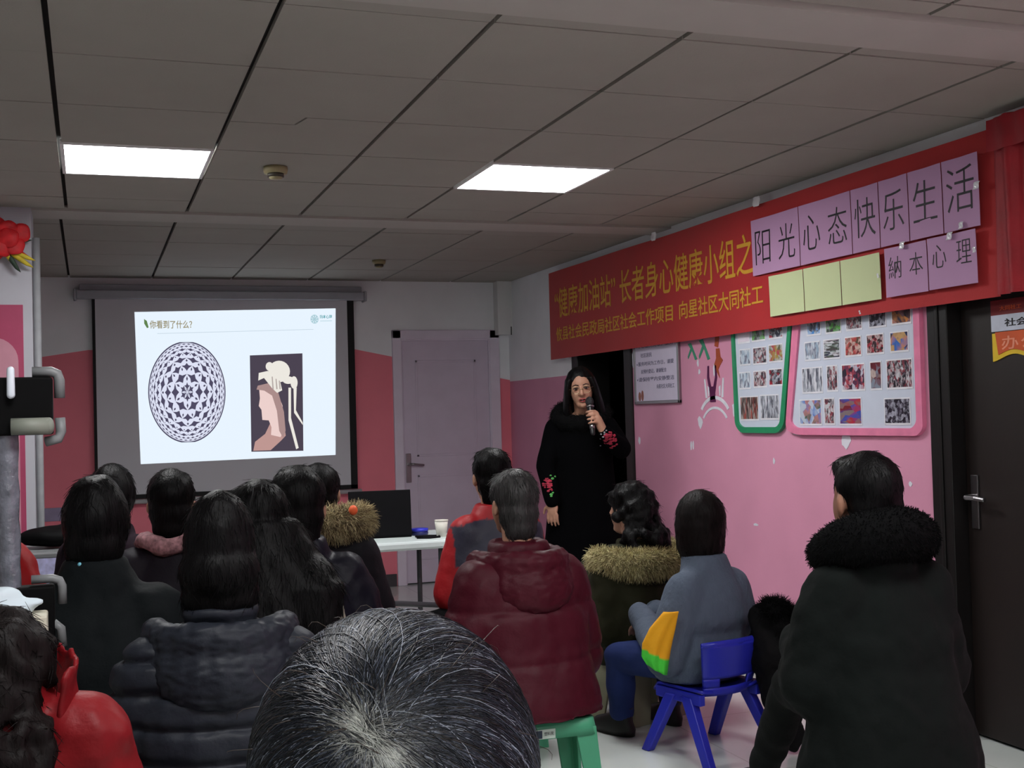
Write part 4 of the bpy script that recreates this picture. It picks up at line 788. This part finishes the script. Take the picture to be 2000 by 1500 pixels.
# dark puffer jacket with hood, centre left
M_pf = C_('slate purple nylon', (42, 46, 56), .5)
p3, N, H, Rh, J = person('person in a slate quilted puffer jacket with hood, thick pinned up black hair', (.302, 3.085, 1.075), look(.3, 3.08)+.02, .38, 'updo', M_hair, M_pf, M_pants, sw=.205, bulk=.035, drop=.03, wr=.008, q=(.014, .078, .04, .12), hood=M_pf, seed=5, stool_='green plastic stool under the person in the slate puffer jacket', vox=.0075, fwd=.34, neck=.205, hoodw=1.25, nst=900)

M_tk = C_('dark teal wool', (16, 23, 26), .8)
p4, N, H, Rh, J = person('person in a dark teal coat with long black hair, behind the slate puffer jacket', (.017, 3.72, 1.110), look(0, 3.7), .40, 'full', M_hair, M_tk, M_pants, sw=.205, bulk=.035, wr=.010, seed=6, stool_='green plastic stool under the person in the dark teal coat', neck=.19, collar=.05, drop=.03)
for sd in (1,): MB().add(*ell(H+np.array([-.03, -.115, -.12]), (.006, .006, .006))).build('hair_bead', mat('teal bead', (120, 190, 210), .2), p4, True)
M_pl = C_('plum wool', (40, 22, 36), .8)
p5, N, H, Rh, J = person('person with smooth black hair, only head and plum shoulder showing, left below the screen', (.092, 5.32, 1.092), look(.07, 5.1)-.25, .40, 'full', M_hair, M_pl, M_pants, sw=.18, seed=7, stool_='green plastic stool under the person in the plum coat')
p6, N, H, Rh, J = person('person with thinning shiny black hair and a patterned pink scarf, below the screen', (.287, 4.70, 1.080), look(.28, 4.7), .40, 'short', M_hair, C_('black purple coat', (30, 24, 36)), M_pants, sw=.18, bulk=.03, seed=8, stool_='green plastic stool under the person with the patterned scarf', hscale=1.04)
M_sc = mat('patterned scarf', (150, 110, 115), .8, .75, 55, .2, 60)
V, F = tube([(N[0]+.10*math.cos(a), N[1]+.01-.105*math.sin(a), N[2]+.045+.012*math.sin(3*a)) for a in np.linspace(0, 2*PI, 26, endpoint=False)], .034, 10, True); V = wrinkle(V, [F[0]], .014, 22, 3); MB().add(V, F).build('scarf', M_sc, p6, True)
# long hair, cream top
M_cr = C_('cream knit', (190, 182, 165), .9)
Lx = [loft([(.17, -.17, -.42, .05, .03), (.15, -.175, -.32, .08, .045), (.14, -.15, -.2, .11, .06), (.07, -.07, -.1, .11, .07), (.02, -.03, .0, .098, .1)], 24), loft([(-.02, -.19, -.44, .09, .03), (.02, -.185, -.3, .13, .045), (.04, -.13, -.15, .12, .06), (0, -.05, 0, .09, .09)], 24)]
p7, N, H, Rh, J = person('person with very long loose black hair over a cream top, right of the slate puffer', (.495, 3.80, 1.075), look(.5, 3.8), .40, 'long', M_hair, M_cr, M_pants, sw=.20, bulk=.02, seed=9, hair_extra=Lx, nst=2200, stool_='green plastic stool under the person with very long black hair', fwd=.36)
M_nv = C_('navy nylon', (25, 23, 38), .45)
p8, N, H, Rh, J = person('person in a navy jacket with bushy black hair, in front of the white table', (.70, 4.34, 1.068), look(.7, 4.3), .40, 'short', M_hair, M_nv, M_pants, sw=.205, bulk=.035, wr=.012, seed=10, stool_='green plastic stool under the person in the navy jacket', hscale=1.2, nst=900, neck=.18, arm=.4, collar=.05, drop=.02)
M_or = mat('orange ornament', (225, 95, 50), .6)
p9, N, H, Rh, J = person('person with dark hair and a tan fur trimmed hood, in front of the black laptop', (.90, 4.98, 1.075), look(.9, 5.)-.15, .40, 'short', M_hair, C_('black parka', (24, 22, 30)), M_pants, sw=.19, bulk=.03, seed=12, stool_='green plastic stool under the person with the tan fur hood')
fur_ring(p9, N, .165, .15, 0, .05, .042, TAN2, 7000, up=.075, drop=.0, a0=-.75, a1=PI+.1, cy=.03)
b = MB(); V, F = ell((.135, -.155, 1.015), (.018, .018, .02)); b.add(V, F); b.build('orange_bobble', M_or, p9, True)

# child sized figure in red and navy
def rn(V):
    c = np.tile(np.array(lin((160, 22, 30))), (len(V), 1)); nv = np.array(lin((44, 44, 60))); x, z = np.abs(V[:, 0]), V[:, 2]
    T = N10[2]; k = ((z > T-.17-.02*(x/.2)) & (z < T+.005-.25*np.maximum(0, x-.07)) & (x < .2)) | ((np.abs(x-.140) < .022) & (z < T-.1)) | ((z < .62) & (x < .13))
    k &= ~((z > T-.26) & (z < T-.16) & (x > .02) & (x < .115))
    c[k] = nv; return c
N10 = np.array([0, 0, 1.118-.17])
M_rn = mat('red and navy shell fabric', (200, 30, 40), .55, .1, 10, .15, 70, attr=True)
p10, N, H, Rh, J = person('child in a red jacket with navy yoke and stripes, beside the white table', (1.611, 4.848, 1.118), look(1.6, 4.85)-.10, .45, 'short', M_hair, M_rn, M_pants, sw=.17, bulk=.02, wr=.007, seed=13, colfn=rn, hscale=.98, neck=.17, fwd=.25, arm=.0, leg=1.1, slv=.1, nst=700)
stool((p10.location.x, p10.location.y), p10.rotation_euler[2], .442, 'green plastic stool under the child in the red and navy jacket')
# maroon quilted coat on the green stool
M_mr = C_('maroon nylon', (88, 18, 36), .5)
p11, N, H, Rh, J = person('person in a maroon hooded padded coat with short greying hair, on a green stool', (1.362, 3.874, 1.075), look(1.37, 3.87)+.12, .375, 'short', M_hairg, M_mr, M_pants, sw=.18, bulk=.05, drop=.03, wr=.007, q=(.006, .17, .06, .2), hood=M_mr, hoodw=1.15, collar=.03, seed=14, nst=1500, hscale=.93, vox=.010, neck=.18, hemz=.385, hem_r=(.20, .17), arm=.1)
gb = MB(); 
stool((p11.location.x+.035, p11.location.y-.05), look(1.37, 3.87)-.10, .385, 'green plastic stool with a white label under the maroon coat', sticker_=True, w=.33, d=.28)
# olive parka with fur hood on beige stool
M_ol = C_('olive cotton', (48, 48, 28), .8)
p12, N, H, Rh, J = person('person in an olive parka with tan fur hood and curly black hair', (2.34, 5.03, .930), look(2.27, 4.9)+.12, .375, 'curlylong', M_hair, M_ol, M_pants, sw=.20, bulk=.045, wr=.016, seed=15, neck=.19, hemz=.26, hscale=1.03, nst=1500, fwd=.36)
fur_ring(p12, N, .225, .16, 0, .055, .030, TAN, 12000, up=-.02, drop=.02, a0=-.35, a1=PI+.35)
stool((2.335, 4.965), look(2.27, 4.9)+.1, .367, 'beige plastic stool under the olive parka', M_bst, .34, .28, 'beige stool', lw=.125)
# grey sweater on blue chair
M_gy = mat('blue grey cable knit', (78, 88, 104), .9, .1, 40, .5, 90, stretch=(1, 1, .5))
p13, N, H, Rh, J = person('person with a black bob in a blue grey sweater and jeans on the blue chair', (2.345, 4.385, .925), .28, .285, 'bob', M_hairb, M_gy, M_jean, sw=.165, drop=.025, bulk=.025, wr=.006, seed=16, leg=-.04, fwd=.33, back=-.03, hemz=.285, nst=500, cname='sweater', neck=.19, hem_r=(.165, .115), vox=.010, arm=.6)
# man in army coat
M_ar = C_('dark army green cotton', (11, 18, 16), .9)
p14, N, H, Rh, J = person('man with short black hair in a dark green coat with black fur collar', (2.172, 3.015, 1.100), -.02, .42, 'crop', M_hair, M_ar, C_('dark green trousers', (9, 13, 12), .85), sw=.182, bulk=.04, wr=.012, seed=17, skin=M_skin2, hemz=.12, hem_r=(.275, .23), neck=.19, hscale=1.16, leg=-.24, fwd=.46, ext=.36, tilt=(0, 0, .0), nst=600, cname='long_coat', stool_='green plastic stool hidden under the dark green coat', arm=.1, drop=.02)
fur_ring(p14, N, .128, .112, 0, 0.07, .012, [lin((6, 6, 7)), lin((10, 9, 10))], 6000, 'fur_collar', up=.05, m=M_furk, a0=-.5, a1=PI+.5, cy=.02, drop=-.05)

# ------------------------------------------------------------------ the speaker
M_bc = C_('black wool coat', (6, 6, 8), .95, spec=.04); M_lip = mat('red lips', (150, 60, 62), .45)
def speaker():
    px, py = 2.73, 6.50; phi = math.radians(152); c, s_ = math.cos(phi), math.sin(phi)
    def loc(p):            # world -> her own axes
        dx, dy = p[0]-px, p[1]-py; return np.array([c*dx+s_*dy, -s_*dx+c*dy, p[2]])
    H = loc((2.712, 6.44, 1.518)); N = np.array([0, -.01, 1.345])
    Rh = np.array(Matrix.Rotation(.10, 3, 'Z')@Matrix.Rotation(-.08, 3, 'X')@Matrix.Rotation(.10, 3, 'Y'))
    hp = [p for p in head_prims()]
    P = tf(hp, Rh, H, .98)
    P += [loft([(0, 0, .78, .165, .11), (0, 0, .95, .15, .1), (0, 0, 1.1, .13, .09), (0, 0, 1.22, .16, .1), (0, -.005, 1.30, .13, .075), (0, -.01, 1.38, .052, .05)], 22)]
    for sd in (-1, 1):
        h_ = np.array([sd*.085, 0, .82]); k = np.array([sd*.095, .01, .45]); a = np.array([sd*.10, -.02, .09]); P += [cap(h_, k, .085, .055), cap(k, a, .053, .036), cap(a+np.array([0, -.03, -.05]), a+np.array([sd*.02, .15, -.06]), .03, .026)]
    SL = N+np.array([-.15, 0, -.055]); SR = N+np.array([.15, 0, -.055])
    EL = loc((2.905, 6.33, 1.165)); WL = loc((2.755, 6.235, 1.272)); ER = loc((2.50, 6.50, 1.075)); WR = loc((2.515, 6.44, .875))
    P += [cap(SL, EL, .046, .036), cap(EL, WL, .036, .026), cap(SR, ER, .046, .036), cap(ER, WR, .036, .026)]
    P += hand_prims(WR, (.05, .12, -1), (.35, 1, 0), 1, .35, .95)
    # hand closed round the microphone
    m0, m1 = loc((2.700, 6.295, 1.455)), loc((2.682, 6.215, 1.262)); ax = (m0-m1)/np.linalg.norm(m0-m1)
    tocam = loc((px-2.71, py-6.3, 0))-loc((0, 0, 0)); ec = np.array([0, 1, 0.0]); ec -= ax*np.dot(ec, ax); ec /= np.linalg.norm(ec); er = np.cross(ec, ax); er *= -1 if er[0] > 0 else 1
    g0 = m1+ax*.095; hc = g0+er*.032-ec*.010; R = np.stack([np.cross(ax, er), er, ax], 1)
    P += [ell(hc, (.026, .017, .042), R), cap(WL, hc-ax*.01, .026, .027)]
    for k, (h, r) in enumerate(((.036, .0088), (.013, .0092), (-.011, .0088), (-.034, .0078))):
        pts = [g0+ax*(h-.006*math.sin(a))+(er*math.cos(a)+ec*math.sin(a))*.0265 for a in np.radians([15, 58, 105, 152-8*k])]
        for i in range(3): P.append(cap(pts[i], pts[i+1], r*(1-.06*i), r*(1-.06*(i+1)), 10))
    tp = [g0+ax*(.0+.018*i)+(er*math.cos(a)+ec*math.sin(a))*.027 for i, a in enumerate(np.radians([-25, -75, -120]))]
    for i in range(2): P.append(cap(tp[i], tp[i+1], .0115-.001*i, .0105-.001*i, 10))
    V, Fs = remesh(P, .0052, 2)
    # eye sockets and cheeks
    Q = (V-H)/.98@Rh
    for sx in (-1, 1):
        g = np.exp(-(((Q[:, 0]-sx*.031)/.016)**2+((Q[:, 2]-.008)/.011)**2))*(Q[:, 1] > .05); V -= (g*.008)[:, None]*(Rh@np.array([0, 1, 0]))
    root = link('person', MB().add(V, Fs).mesh('person', M_skin)); root.location = (px, py, 0); root.rotation_euler = (0, 0, phi)
    tag(root, 'woman in a long black coat with round glasses speaking into a microphone by the doorway', 'person')
    X = lambda p: (Rh@np.array(p))*.98+H
    for sx in (-1, 1):
        MB().add(*ell(X((sx*.031, .0775, .008)), (.0122, .009, .0052), Rh)).build('eye', M_eye, root, True); MB().add(*ell(X((sx*.030, .0845, .007)), (.0060, .004, .0050), Rh)).build('iris', M_iris, root, True)
        MB().add(*tube([X((sx*(.012), .0905, .027)), X((sx*.03, .0895, .033)), X((sx*.05, .076, .027))], [.0028, .0032, .0018], 8)).build('eyebrow', M_brow, root, True)
        MB().add(*tube([X((sx*(.015), .086, .0125)), X((sx*.031, .0885, .0150)), X((sx*.047, .080, .010))], .0022, 6)).build('eyelash', M_brow, root, True)
    MB().add(*tube([X((-.021, .0905, -.056)), X((-.008, .097, -.0525)), X((0, .098, -.0545)), X((.008, .097, -.0525)), X((.021, .0905, -.056))], [.002, .0045, .004, .0045, .002], 8)).add(*tube([X((-.018, .090, -.062)), X((0, .0965, -.069)), X((.018, .090, -.062))], [.002, .0055, .002], 8)).build('lips', M_lip, root, True)
    MB().add(*tube([X((-.016, .0945, -.0595)), X((0, .0985, -.0615)), X((.016, .0945, -.0595))], [.001, .0034, .001], 8)).build('mouth', M_iris, root, True)
    gl = MB()
    for sx in (-1, 1):
        gl.add(*tube([X((sx*.032+.0245*math.cos(a), .101-.10*abs(sx*.032+.0245*math.cos(a))**1.5, .002+.0215*math.sin(a))) for a in np.linspace(0, 2*PI, 24, endpoint=False)], .0016, 6, True)); gl.add(*tube([X((sx*.056, .096, .008)), X((sx*.074, .06, .01)), X((sx*.08, -.005, .005))], .0011, 6))
    gl.add(*tube([X((-.009, .101, .004)), X((0, .106, .007)), X((.009, .101, .004))], .0011, 6)).build('glasses', mat('gold wire', (190, 170, 140), .3, metal=1.0), root, True)
    # long hair: parted, down both sides and behind
    hb = []
    for sx in (-1, 1):
        hb.append(loft([(sx*.105, -.02, -.27, .022, .035), (sx*.103, -.01, -.17, .027, .045), (sx*.094, .005, -.07, .022, .055), (sx*.083, .012, .01, .019, .06), (sx*.062, .008, .07, .026, .058)], 16))
    hb.append(ell((0, -.026, .044), (.086, .098, .093)))
    hb.append(loft([(0, -.09, -.30, .09, .03), (0, -.09, -.15, .1, .05), (0, -.06, 0, .09, .06), (0, -.02, .08, .07, .07)], 20))
    V, Fs = remesh(hb, .007, 4);
    V = wrinkle(V, Fs, .004, 40, 3, (1, 1, .15)); V = V*.98@Rh.T+H; MB().add(V, Fs).build('hair', M_hair, root, True)
    # coat
    Q = [loft([(0, 0, .40, .27, .21), (0, 0, .62, .235, .18), (0, 0, .85, .205, .155), (0, 0, 1.02, .185, .135), (0, 0, 1.18, .185, .13), (0, -.005, 1.27, .17, .11), (0, -.01, 1.33, .10, .085), (0, -.01, 1.365, .085, .08)], 28)]
    Q += [cap(SL, EL, .068, .06), cap(EL, EL+(WL-EL)*.90, .058, .044), cap(SR, ER, .068, .058), cap(ER, ER+(WR-ER)*.98, .058, .05)]
    V, Fs = remesh(Q, .010, 4); V = wrinkle(V, Fs, .006, 10, 4); MB().add(V, Fs).build('coat', M_bc, root, True); coatV, coatF = V, Fs
    HC = []
    for k in range(15):
        a = 2*PI*k/15; HC.append(ell((.135*math.cos(a), -.015+.10*math.sin(a), 1.365-.05*math.sin(a)), (.05, .05, .055), None, 10, 8))
    V, Fs = remesh(HC, .010, 3); b = MB(); b.add(V, Fs); furry(b, V, Fs, 2500, .022, .0011, .3); b.build('fur_hood', M_furk, root, True)
    tr = MB()
    V, Fs = remesh([cap((sd*.095, 0, .5), (sd*.10, -.02, .07), .07, .055) for sd in (-1, 1)], .012, 3); MB().add(V, Fs).build('trousers', M_pants, root, True)
    for sd in (-1, 1):
        V, F = loft([(0, 0.05, .001, .04, .12), (0, .05, .03, .043, .125), (0, .035, .06, .04, .095), (0, -.01, .09, .036, .05), (0, -.015, .13, .036, .045)], 20, 2.4); MB().add(V+np.array([sd*.10, -.015, 0]), F).build('shoe', M_shoe, root, True)
    # embroidered roses
    M_rose = mat('embroidered rose', (158, 40, 62), .8, .5, 90); M_lf = mat('embroidered leaf', (80, 160, 80), .8, .3, 80); M_gr = mat('grey embroidery', (150, 150, 155), .8, .4, 80)
    CV, CN = coatV, normals(coatV, coatF)
    def patch(wp, s0, m, seeds):
        c_ = loc(wp); b = MB(); x = np.array([-1.0, 0, 0]); y = np.array([0, 0, 1.0]); tc = loc((0, 0, 1.3))-c_; tc /= np.linalg.norm(tc)
        for (u, v, r) in seeds:
            t = c_+x*u*s0+y*v*s0; dd = np.linalg.norm((CV-t)-np.outer((CV-t)@tc, tc), axis=1); near_ = np.where((dd < .012) & (np.abs((CV-t)@tc) < .15))[0]
            if len(near_) == 0: continue
            k = near_[np.argmax(CV[near_]@tc)]; n_ = CN[k]; x1, y1, d = frame_of(n_)
            b.add(*ell(CV[k]+n_*.001, (r*s0*.78, r*s0*.55, .0025), np.stack([x1, y1, d], 1), 12, 8))
        if b.n: b.build('embroidery', m, root, True)
    rq = random.Random(5); roses = [(math.sqrt(rq.random())*.95*math.cos(t), math.sqrt(rq.random())*1.05*math.sin(t), rq.uniform(.2, .36)) for t in np.linspace(0, 25, 34)]
    grs = [(0, 0, .25), (.5, .6, .22), (-.4, .5, .22), (.2, -.7, .22), (-.6, -.3, .2), (.1, 1.1, .22), (.9, 1.4, .2), (.5, -.2, .2), (-.2, -1.1, .18)]
    patch((2.831, 6.303, 1.21), .046, M_rose, roses); patch((2.784, 6.319, 1.232), .034, M_gr, grs)
    patch((2.488, 6.452, .974), .036, M_rose, roses); patch((2.525, 6.438, 1.005), .022, M_lf, [(0, 0, .6), (.7, .6, .45), (-.4, .9, .4)]); patch((2.515, 6.444, .920), .022, M_lf, [(0, 0, .6), (-.6, -.6, .45), (.6, .4, .4)])
    M4 = root.matrix_world
    # microphone (held, so a thing of its own)
    Rz = np.array(Matrix.Rotation(phi, 3, 'Z')); W = lambda p: Rz@p+np.array([px, py, 0])
    mc = empty('microphone', tuple(W(m1))); tag(mc, 'black handheld microphone with a silver band in the speaker\'s hand', 'microphone')
    a0, a1 = np.zeros(3), W(m0)-W(m1); d = a1/np.linalg.norm(a1); L = np.linalg.norm(a1)
    MB().add(*cap(a0, d*(L-.045), .0135, .0185, 16)).build('handle', mat('black microphone body', (22, 22, 24), .35), mc, True)
    MB().add(*ell(d*(L-.014), (.024, .024, .03), np.stack(frame_of(d), 1))).build('grille', mat('black mesh grille', (30, 30, 32), .5, bump=.6, bs=300), mc, True)
    MB().add(*cap(d*(L-.05), d*(L-.042), .0235, .0235, 18, True)).add(*cap(d*.028, d*.055, .0152, .0158, 18, True)).build('silver_band', M_chrome, mc, True)
speaker()

# ------------------------------------------------------------------ blue chair, coat and cloth beside it
M_bl = mat('royal blue plastic', (38, 44, 170), .38, .05)
def child_chair():
    a = .262; t = empty('child_chair', (2.344, 4.33, 0), a); tag(t, 'royal blue plastic child chair with splayed legs under the grey sweater', 'chair')
    # seat shell
    x = np.linspace(-.16, .16, 15); y = np.linspace(-.13, .15, 13); X, Y = np.meshgrid(x, y); Z = .275+.012*(np.abs(X)/.16)**4-.010*np.exp(-(X**2+Y**2)/.02)-.03*np.clip((Y-.11)/.04, 0, 1)**2
    def shell(X, Y, Z, th, nrm):
        A = np.stack([X, Y, Z], -1).reshape(-1, 3); B = A-np.array(nrm)*th; nz, nx = X.shape; N = nx*nz; i = np.arange(N).reshape(nz, nx); q = np.stack([i[:-1, :-1], i[:-1, 1:], i[1:, 1:], i[1:, :-1]], -1).reshape(-1, 4)
        e = np.concatenate([i[0], i[1:, -1], i[-1, -2::-1], i[-2:0:-1, 0]]); e2 = np.roll(e, -1); return np.concatenate([A, B]), [q, q[:, ::-1]+N, np.c_[e, e+N, e2+N, e2]]
    MB().add(*shell(X, Y, Z, .012, (0, 0, 1))).build('seat', M_bl, t, True)
    # backrest with a handle slot at its foot
    b = MB(); x = np.linspace(-1, 1, 17)
    def bk(z0, z1, xa, xb, n):
        zz = np.linspace(z0, z1, n); xx = np.linspace(xa, xb, 9); X, Zz = np.meshgrid(xx, zz); w = .125+.045*np.clip((Zz-.25)/.21, 0, 1)
        Xw = X*w; Y = -.135-.22*(Zz-.26)+.035*(X**2); return shell(Xw, Y, Zz, .012, (0, 1, 0))
    b.add(*bk(.325, .462, -1, 1, 12)); b.add(*bk(.255, .288, -1, 1, 4)); b.add(*bk(.288, .325, -1, -.55, 4)); b.add(*bk(.288, .325, .55, 1, 4)); b.build('backrest', M_bl, t, True)
    MB().add(*tube([(-.168, -.148, .462), (-.1, -.168, .465), (0, -.182, .466), (.1, -.168, .465), (.168, -.148, .462)], .012, 10)).build('top_rail', M_bl, t, True)
    for sx in (-1, 1):
        MB().add(*rings([np.array([(sx*.155+dx, dy, z) for dx, dy in ((-.014, -.13), (.014, -.13), (.014, .13), (-.014, .13))]) for z in (.225, .268)])).build('side_rail', M_bl, t, bevel=.004)
        for y0, y1 in ((.04, .17), (-.05, -.19)):
            P = []
            for z, f in ((.0, 1), (.25, 0)):
                cx = sx*(.155+.030*f); cy = y0+(y1-y0)*f; wd_, dp = .017+.003*(1-f), .023+.006*(1-f); P.append(np.array([(cx-wd_, cy-dp, z), (cx+wd_, cy-dp, z), (cx+wd_, cy+dp, z), (cx-wd_, cy+dp, z)]))
            MB().add(*rings(P)).build('leg', M_bl, t, bevel=.005)
child_chair()
# black coat with fur hood hanging over the right side of the chair
def draped():
    SH = np.array([-.05, .018, -.015]); Q = [ell((2.60, 4.17, .43), (.085, .10, .13)), ell((2.63, 4.14, .54), (.085, .08, .07)), ell((2.62, 4.16, .30), (.07, .10, .13)), ell((2.645, 4.14, .19), (.055, .08, .10)), ell((2.665, 4.13, .10), (.035, .05, .085)), cap((2.56, 4.17, .57), (2.62, 4.15, .40), .05, .06)]
    V, Fs = remesh(Q, .010, 4); V = V+SH; V = wrinkle(V, Fs, .014, 14, 7); V = wrinkle(V, Fs, .006, 35, 8); o = MB().add(V, Fs).build('coat', C_('black coat cloth', (16, 15, 17), .85), None, True); tag(o, 'black coat with a fur hood hanging beside the blue chair against the pink wall', 'coat')
    b = MB(); V, Fs = remesh([ell((2.655, 4.13, .52), (.062, .07, .085)), ell((2.60, 4.13, .59), (.06, .06, .045))], .012, 3); V = V+SH; b.add(V, Fs); furry(b, V, Fs, 3500, .035, .0013, .25); b.build('fur_hood', M_furk, o, True)
draped()
def cloth_bag():
    M_yc = mat('yellow and green cloth', (220, 160, 20), .8, .08, 12, .2, 60, attr=True)
    X, Z = np.meshgrid(np.linspace(0, 1, 22), np.linspace(0, 1, 26)); 
    A = np.array([2.110, 4.176, .600]); rd = np.array([.943, -.334, 0.0]); fd = np.array([-.334, -.943, 0.0]); q0 = [0, .3, .6, .85, 1]
    W = np.interp(Z, q0, [.029, .049, .056, .052, .040]); px = np.interp(Z, q0, [0, -.035, -.06, -.068, -.062])+(X-.5)*2*W
    pz = -.20*Z-.045*X*Z*Z; dp = .025*np.sin(X*PI)*(.4+Z)+.008*np.sin(X*14+Z*3)*Z
    V = A+px[..., None]*rd+dp[..., None]*fd+np.stack([0*pz, 0*pz, pz], -1); V = V.reshape(-1, 3); nz, nx = X.shape; N = nx*nz; i = np.arange(N).reshape(nz, nx); q = np.stack([i[:-1, :-1], i[1:, :-1], i[1:, 1:], i[:-1, 1:]], -1).reshape(-1, 4)
    B = V-fd*.012; e = np.concatenate([i[0], i[1:, -1], i[-1, -2::-1], i[-2:0:-1, 0]]); e2 = np.roll(e, -1)
    col = np.where((Z.reshape(-1, 1) > .70+.10*X.reshape(-1, 1)), np.array(lin((70, 200, 60))), np.array(lin((226, 160, 18))))
    o = MB().add(np.concatenate([V, B]), [q, q[:, ::-1]+N, np.c_[e, e2, e2+N, e+N]], 0, np.concatenate([col, col])).build('cloth_bag', M_yc, None, True); tag(o, 'yellow cloth with a bright green hem on the lap of the grey sweater', 'cloth')
cloth_bag()

# ------------------------------------------------------------------ left edge: wrapped pole with box, tissue, flower, small table
M_gm = mat('grey painted tube', (120, 122, 124), .4, .05); M_gg = mat('grey green plastic', (128, 132, 122), .5, .05); M_bx = mat('black casing', (7, 7, 8), .7, spec=.1); M_wrap = mat('grey pole under clear film', (104, 106, 116), .18, .35, 30, .6, 45, spec=.8)
sd_ = empty('equipment_stand', (-.195, 3.24, 0)); tag(sd_, 'grey film wrapped pole carrying a black box in grey corner tubes at the left edge', 'equipment stand')
V, F = tube([(0, 0, z) for z in np.linspace(.02, 1.40, 40)], .026+.0012*np.sin(np.arange(40)*1.9), 14); V = wrinkle(V, [F[0]], .004, 22, 4); MB().add(V, F).build('pole', M_wrap, sd_, True)
MB().add(*lathe([(.001, 0), (.2, 0), (.2, .015), (.05, .03), (.03, .05), (.001, .05)])).build('base', M_gm, sd_, True)
MB().add(*bxx(-.28, .108, -.035, .035, 1.363, 1.508)).build('black_box', M_bx, sd_, bevel=.006)
MB().add(*tube([(.06, .0, 1.522), (.105, 0, 1.522), (.119, 0, 1.516), (.124, 0, 1.50), (.124, 0, 1.455)], .013, 12)).build('corner_tube', M_gm, sd_, True)
MB().add(*tube([(.124, 0, 1.405), (.126, 0, 1.37), (.12, 0, 1.352), (.09, -.01, 1.345)], .0125, 12)).build('corner_tube', M_gm, sd_, True)
MB().add(*tube([(.012, -.055, 1.385), (.10, -.055, 1.385)], .021, 16)).add(*ell((.10, -.055, 1.385), (.012, .021, .021))).build('grip', M_gg, sd_, True)
MB().add(*cap((.013, -.055, 1.464), (.013, -.055, 1.525), .010, .009, 14)).build('white_peg', mat('white plastic peg', (215, 222, 232), .3), sd_, True)
MB().add(*bxx(.0, .104, -.03, .03, .80, .985)).add(*bxx(-.28, .104, -.12, .10, .795, .83)).build('lower_box', M_bx, sd_, bevel=.006)
MB().add(*tube([(.05, .0, 1.0), (.10, 0, 1.0), (.116, 0, .994), (.122, 0, .98), (.122, 0, .935)], .011, 12)).build('corner_tube', M_gm, sd_, True)
MB().add(*tube([(.10, -.01, .89), (.118, -.012, .875), (.122, -.012, .83)], .011, 12)).build('corner_tube', M_gm, sd_, True)
tx = empty('tissue_box', (-.205, 3.135, .831)); tag(tx, 'pale box with a white tissue puffing out, on the stand behind the wavy dark hair', 'tissue box')
MB().add(*bxx(-.11, .10, -.05, .05, 0, .10)).build('box', mat('cream card', (200, 196, 178), .7, .1, 20), tx, bevel=.006)
V, Fs = remesh([ell((-.03, 0, .115), (.11, .045, .035)), ell((-.04, 0, .14), (.085, .035, .03)), ell((.055, 0, .125), (.04, .03, .012))], .008, 3); V = wrinkle(V, Fs, .012, 22, 3); MB().add(V, Fs).build('tissue', mat('white tissue', (205, 218, 226), .9, .04), tx, True)
# red artificial flower on the pillar
fw = empty('artificial_flower', (-.40, 6.50, 2.30)); tag(fw, 'red artificial flower with yellow green leaves fixed high on the pillar', 'flower')
M_pt = mat('red petal fabric', (190, 22, 30), .6, .3, 20); M_yl = mat('yellow leaf', (200, 180, 50), .6, .2, 20); M_gl = mat('dark leaf', (40, 60, 45), .6)
for k in range(9):
    a = k*2.4; r = .03+.007*k; V, F = ell((r*math.cos(a), -.035-.008*(9-k)*.6, r*.9*math.sin(a)+.03), (.055, .018, .05), rotm('Y', -a)@rotm('X', .5*math.sin(a))); V = wrinkle(V, [F[0]], .008, 25, k); MB().add(V, F).build('petal', M_pt, fw, True)
for k, (dx, dz, m) in enumerate(((.14, .03, M_gl), (.155, -.075, M_yl), (.145, -.11, M_yl), (.085, -.135, M_gl), (.05, -.09, M_yl), (.12, -.05, M_pt))):
    MB().add(*tube([(.02, -.02, -.03), (dx*.5, -.03, dz*.5-.005), (dx*.8, -.028, dz*.85), (dx, -.02, dz)], [.01, .014, .010, .001], 8)).build('leaf', m, fw, True)
# small grey table with a black bag and a printed sheet
tt = empty('side_table', (-.42, 6.0, 0)); tag(tt, 'grey edged side table between the pillar and the dark teal coat', 'table')
MB().add(*bxx(-.3, .36, -.2, .2, .785, .815)).build('table_top', M_gm, tt, bevel=.008)
for x in (-.27, .33):
    for y in (-.17, .17): MB().add(*cap((x, y, 0), (x, y, .79), .014, .014, 10, True)).build('leg', M_leg, tt, True)
V, Fs = remesh([ell((-.16, 6.02, .865), (.17, .10, .048)), ell((-.06, 6.02, .88), (.10, .09, .055))], .012, 3); V = wrinkle(V, Fs, .01, 14, 3); V[:, 2] = np.maximum(V[:, 2], .816); bg = MB().add(V, Fs).build('bag', M_bx, None, True); tag(bg, 'low black soft bag on the grey edged side table', 'bag')
ps = MB().add(*sheet(-.1, .11, 0, .17, 8, 6, lambda X, Z: .004+.006*np.sin(X*20)+.0*Z, .001)); 
V = ps.V[0]; ps.V[0] = np.c_[V[:, 0]-.20, 5.795-V[:, 2], V[:, 1]+.62]; o = ps.build('printed_sheet', mat('lavender printed sheet', (185, 185, 225), .6, .25, 40), None, True); tag(o, 'printed lavender sheet hanging from the edge of the grey side table', 'paper')
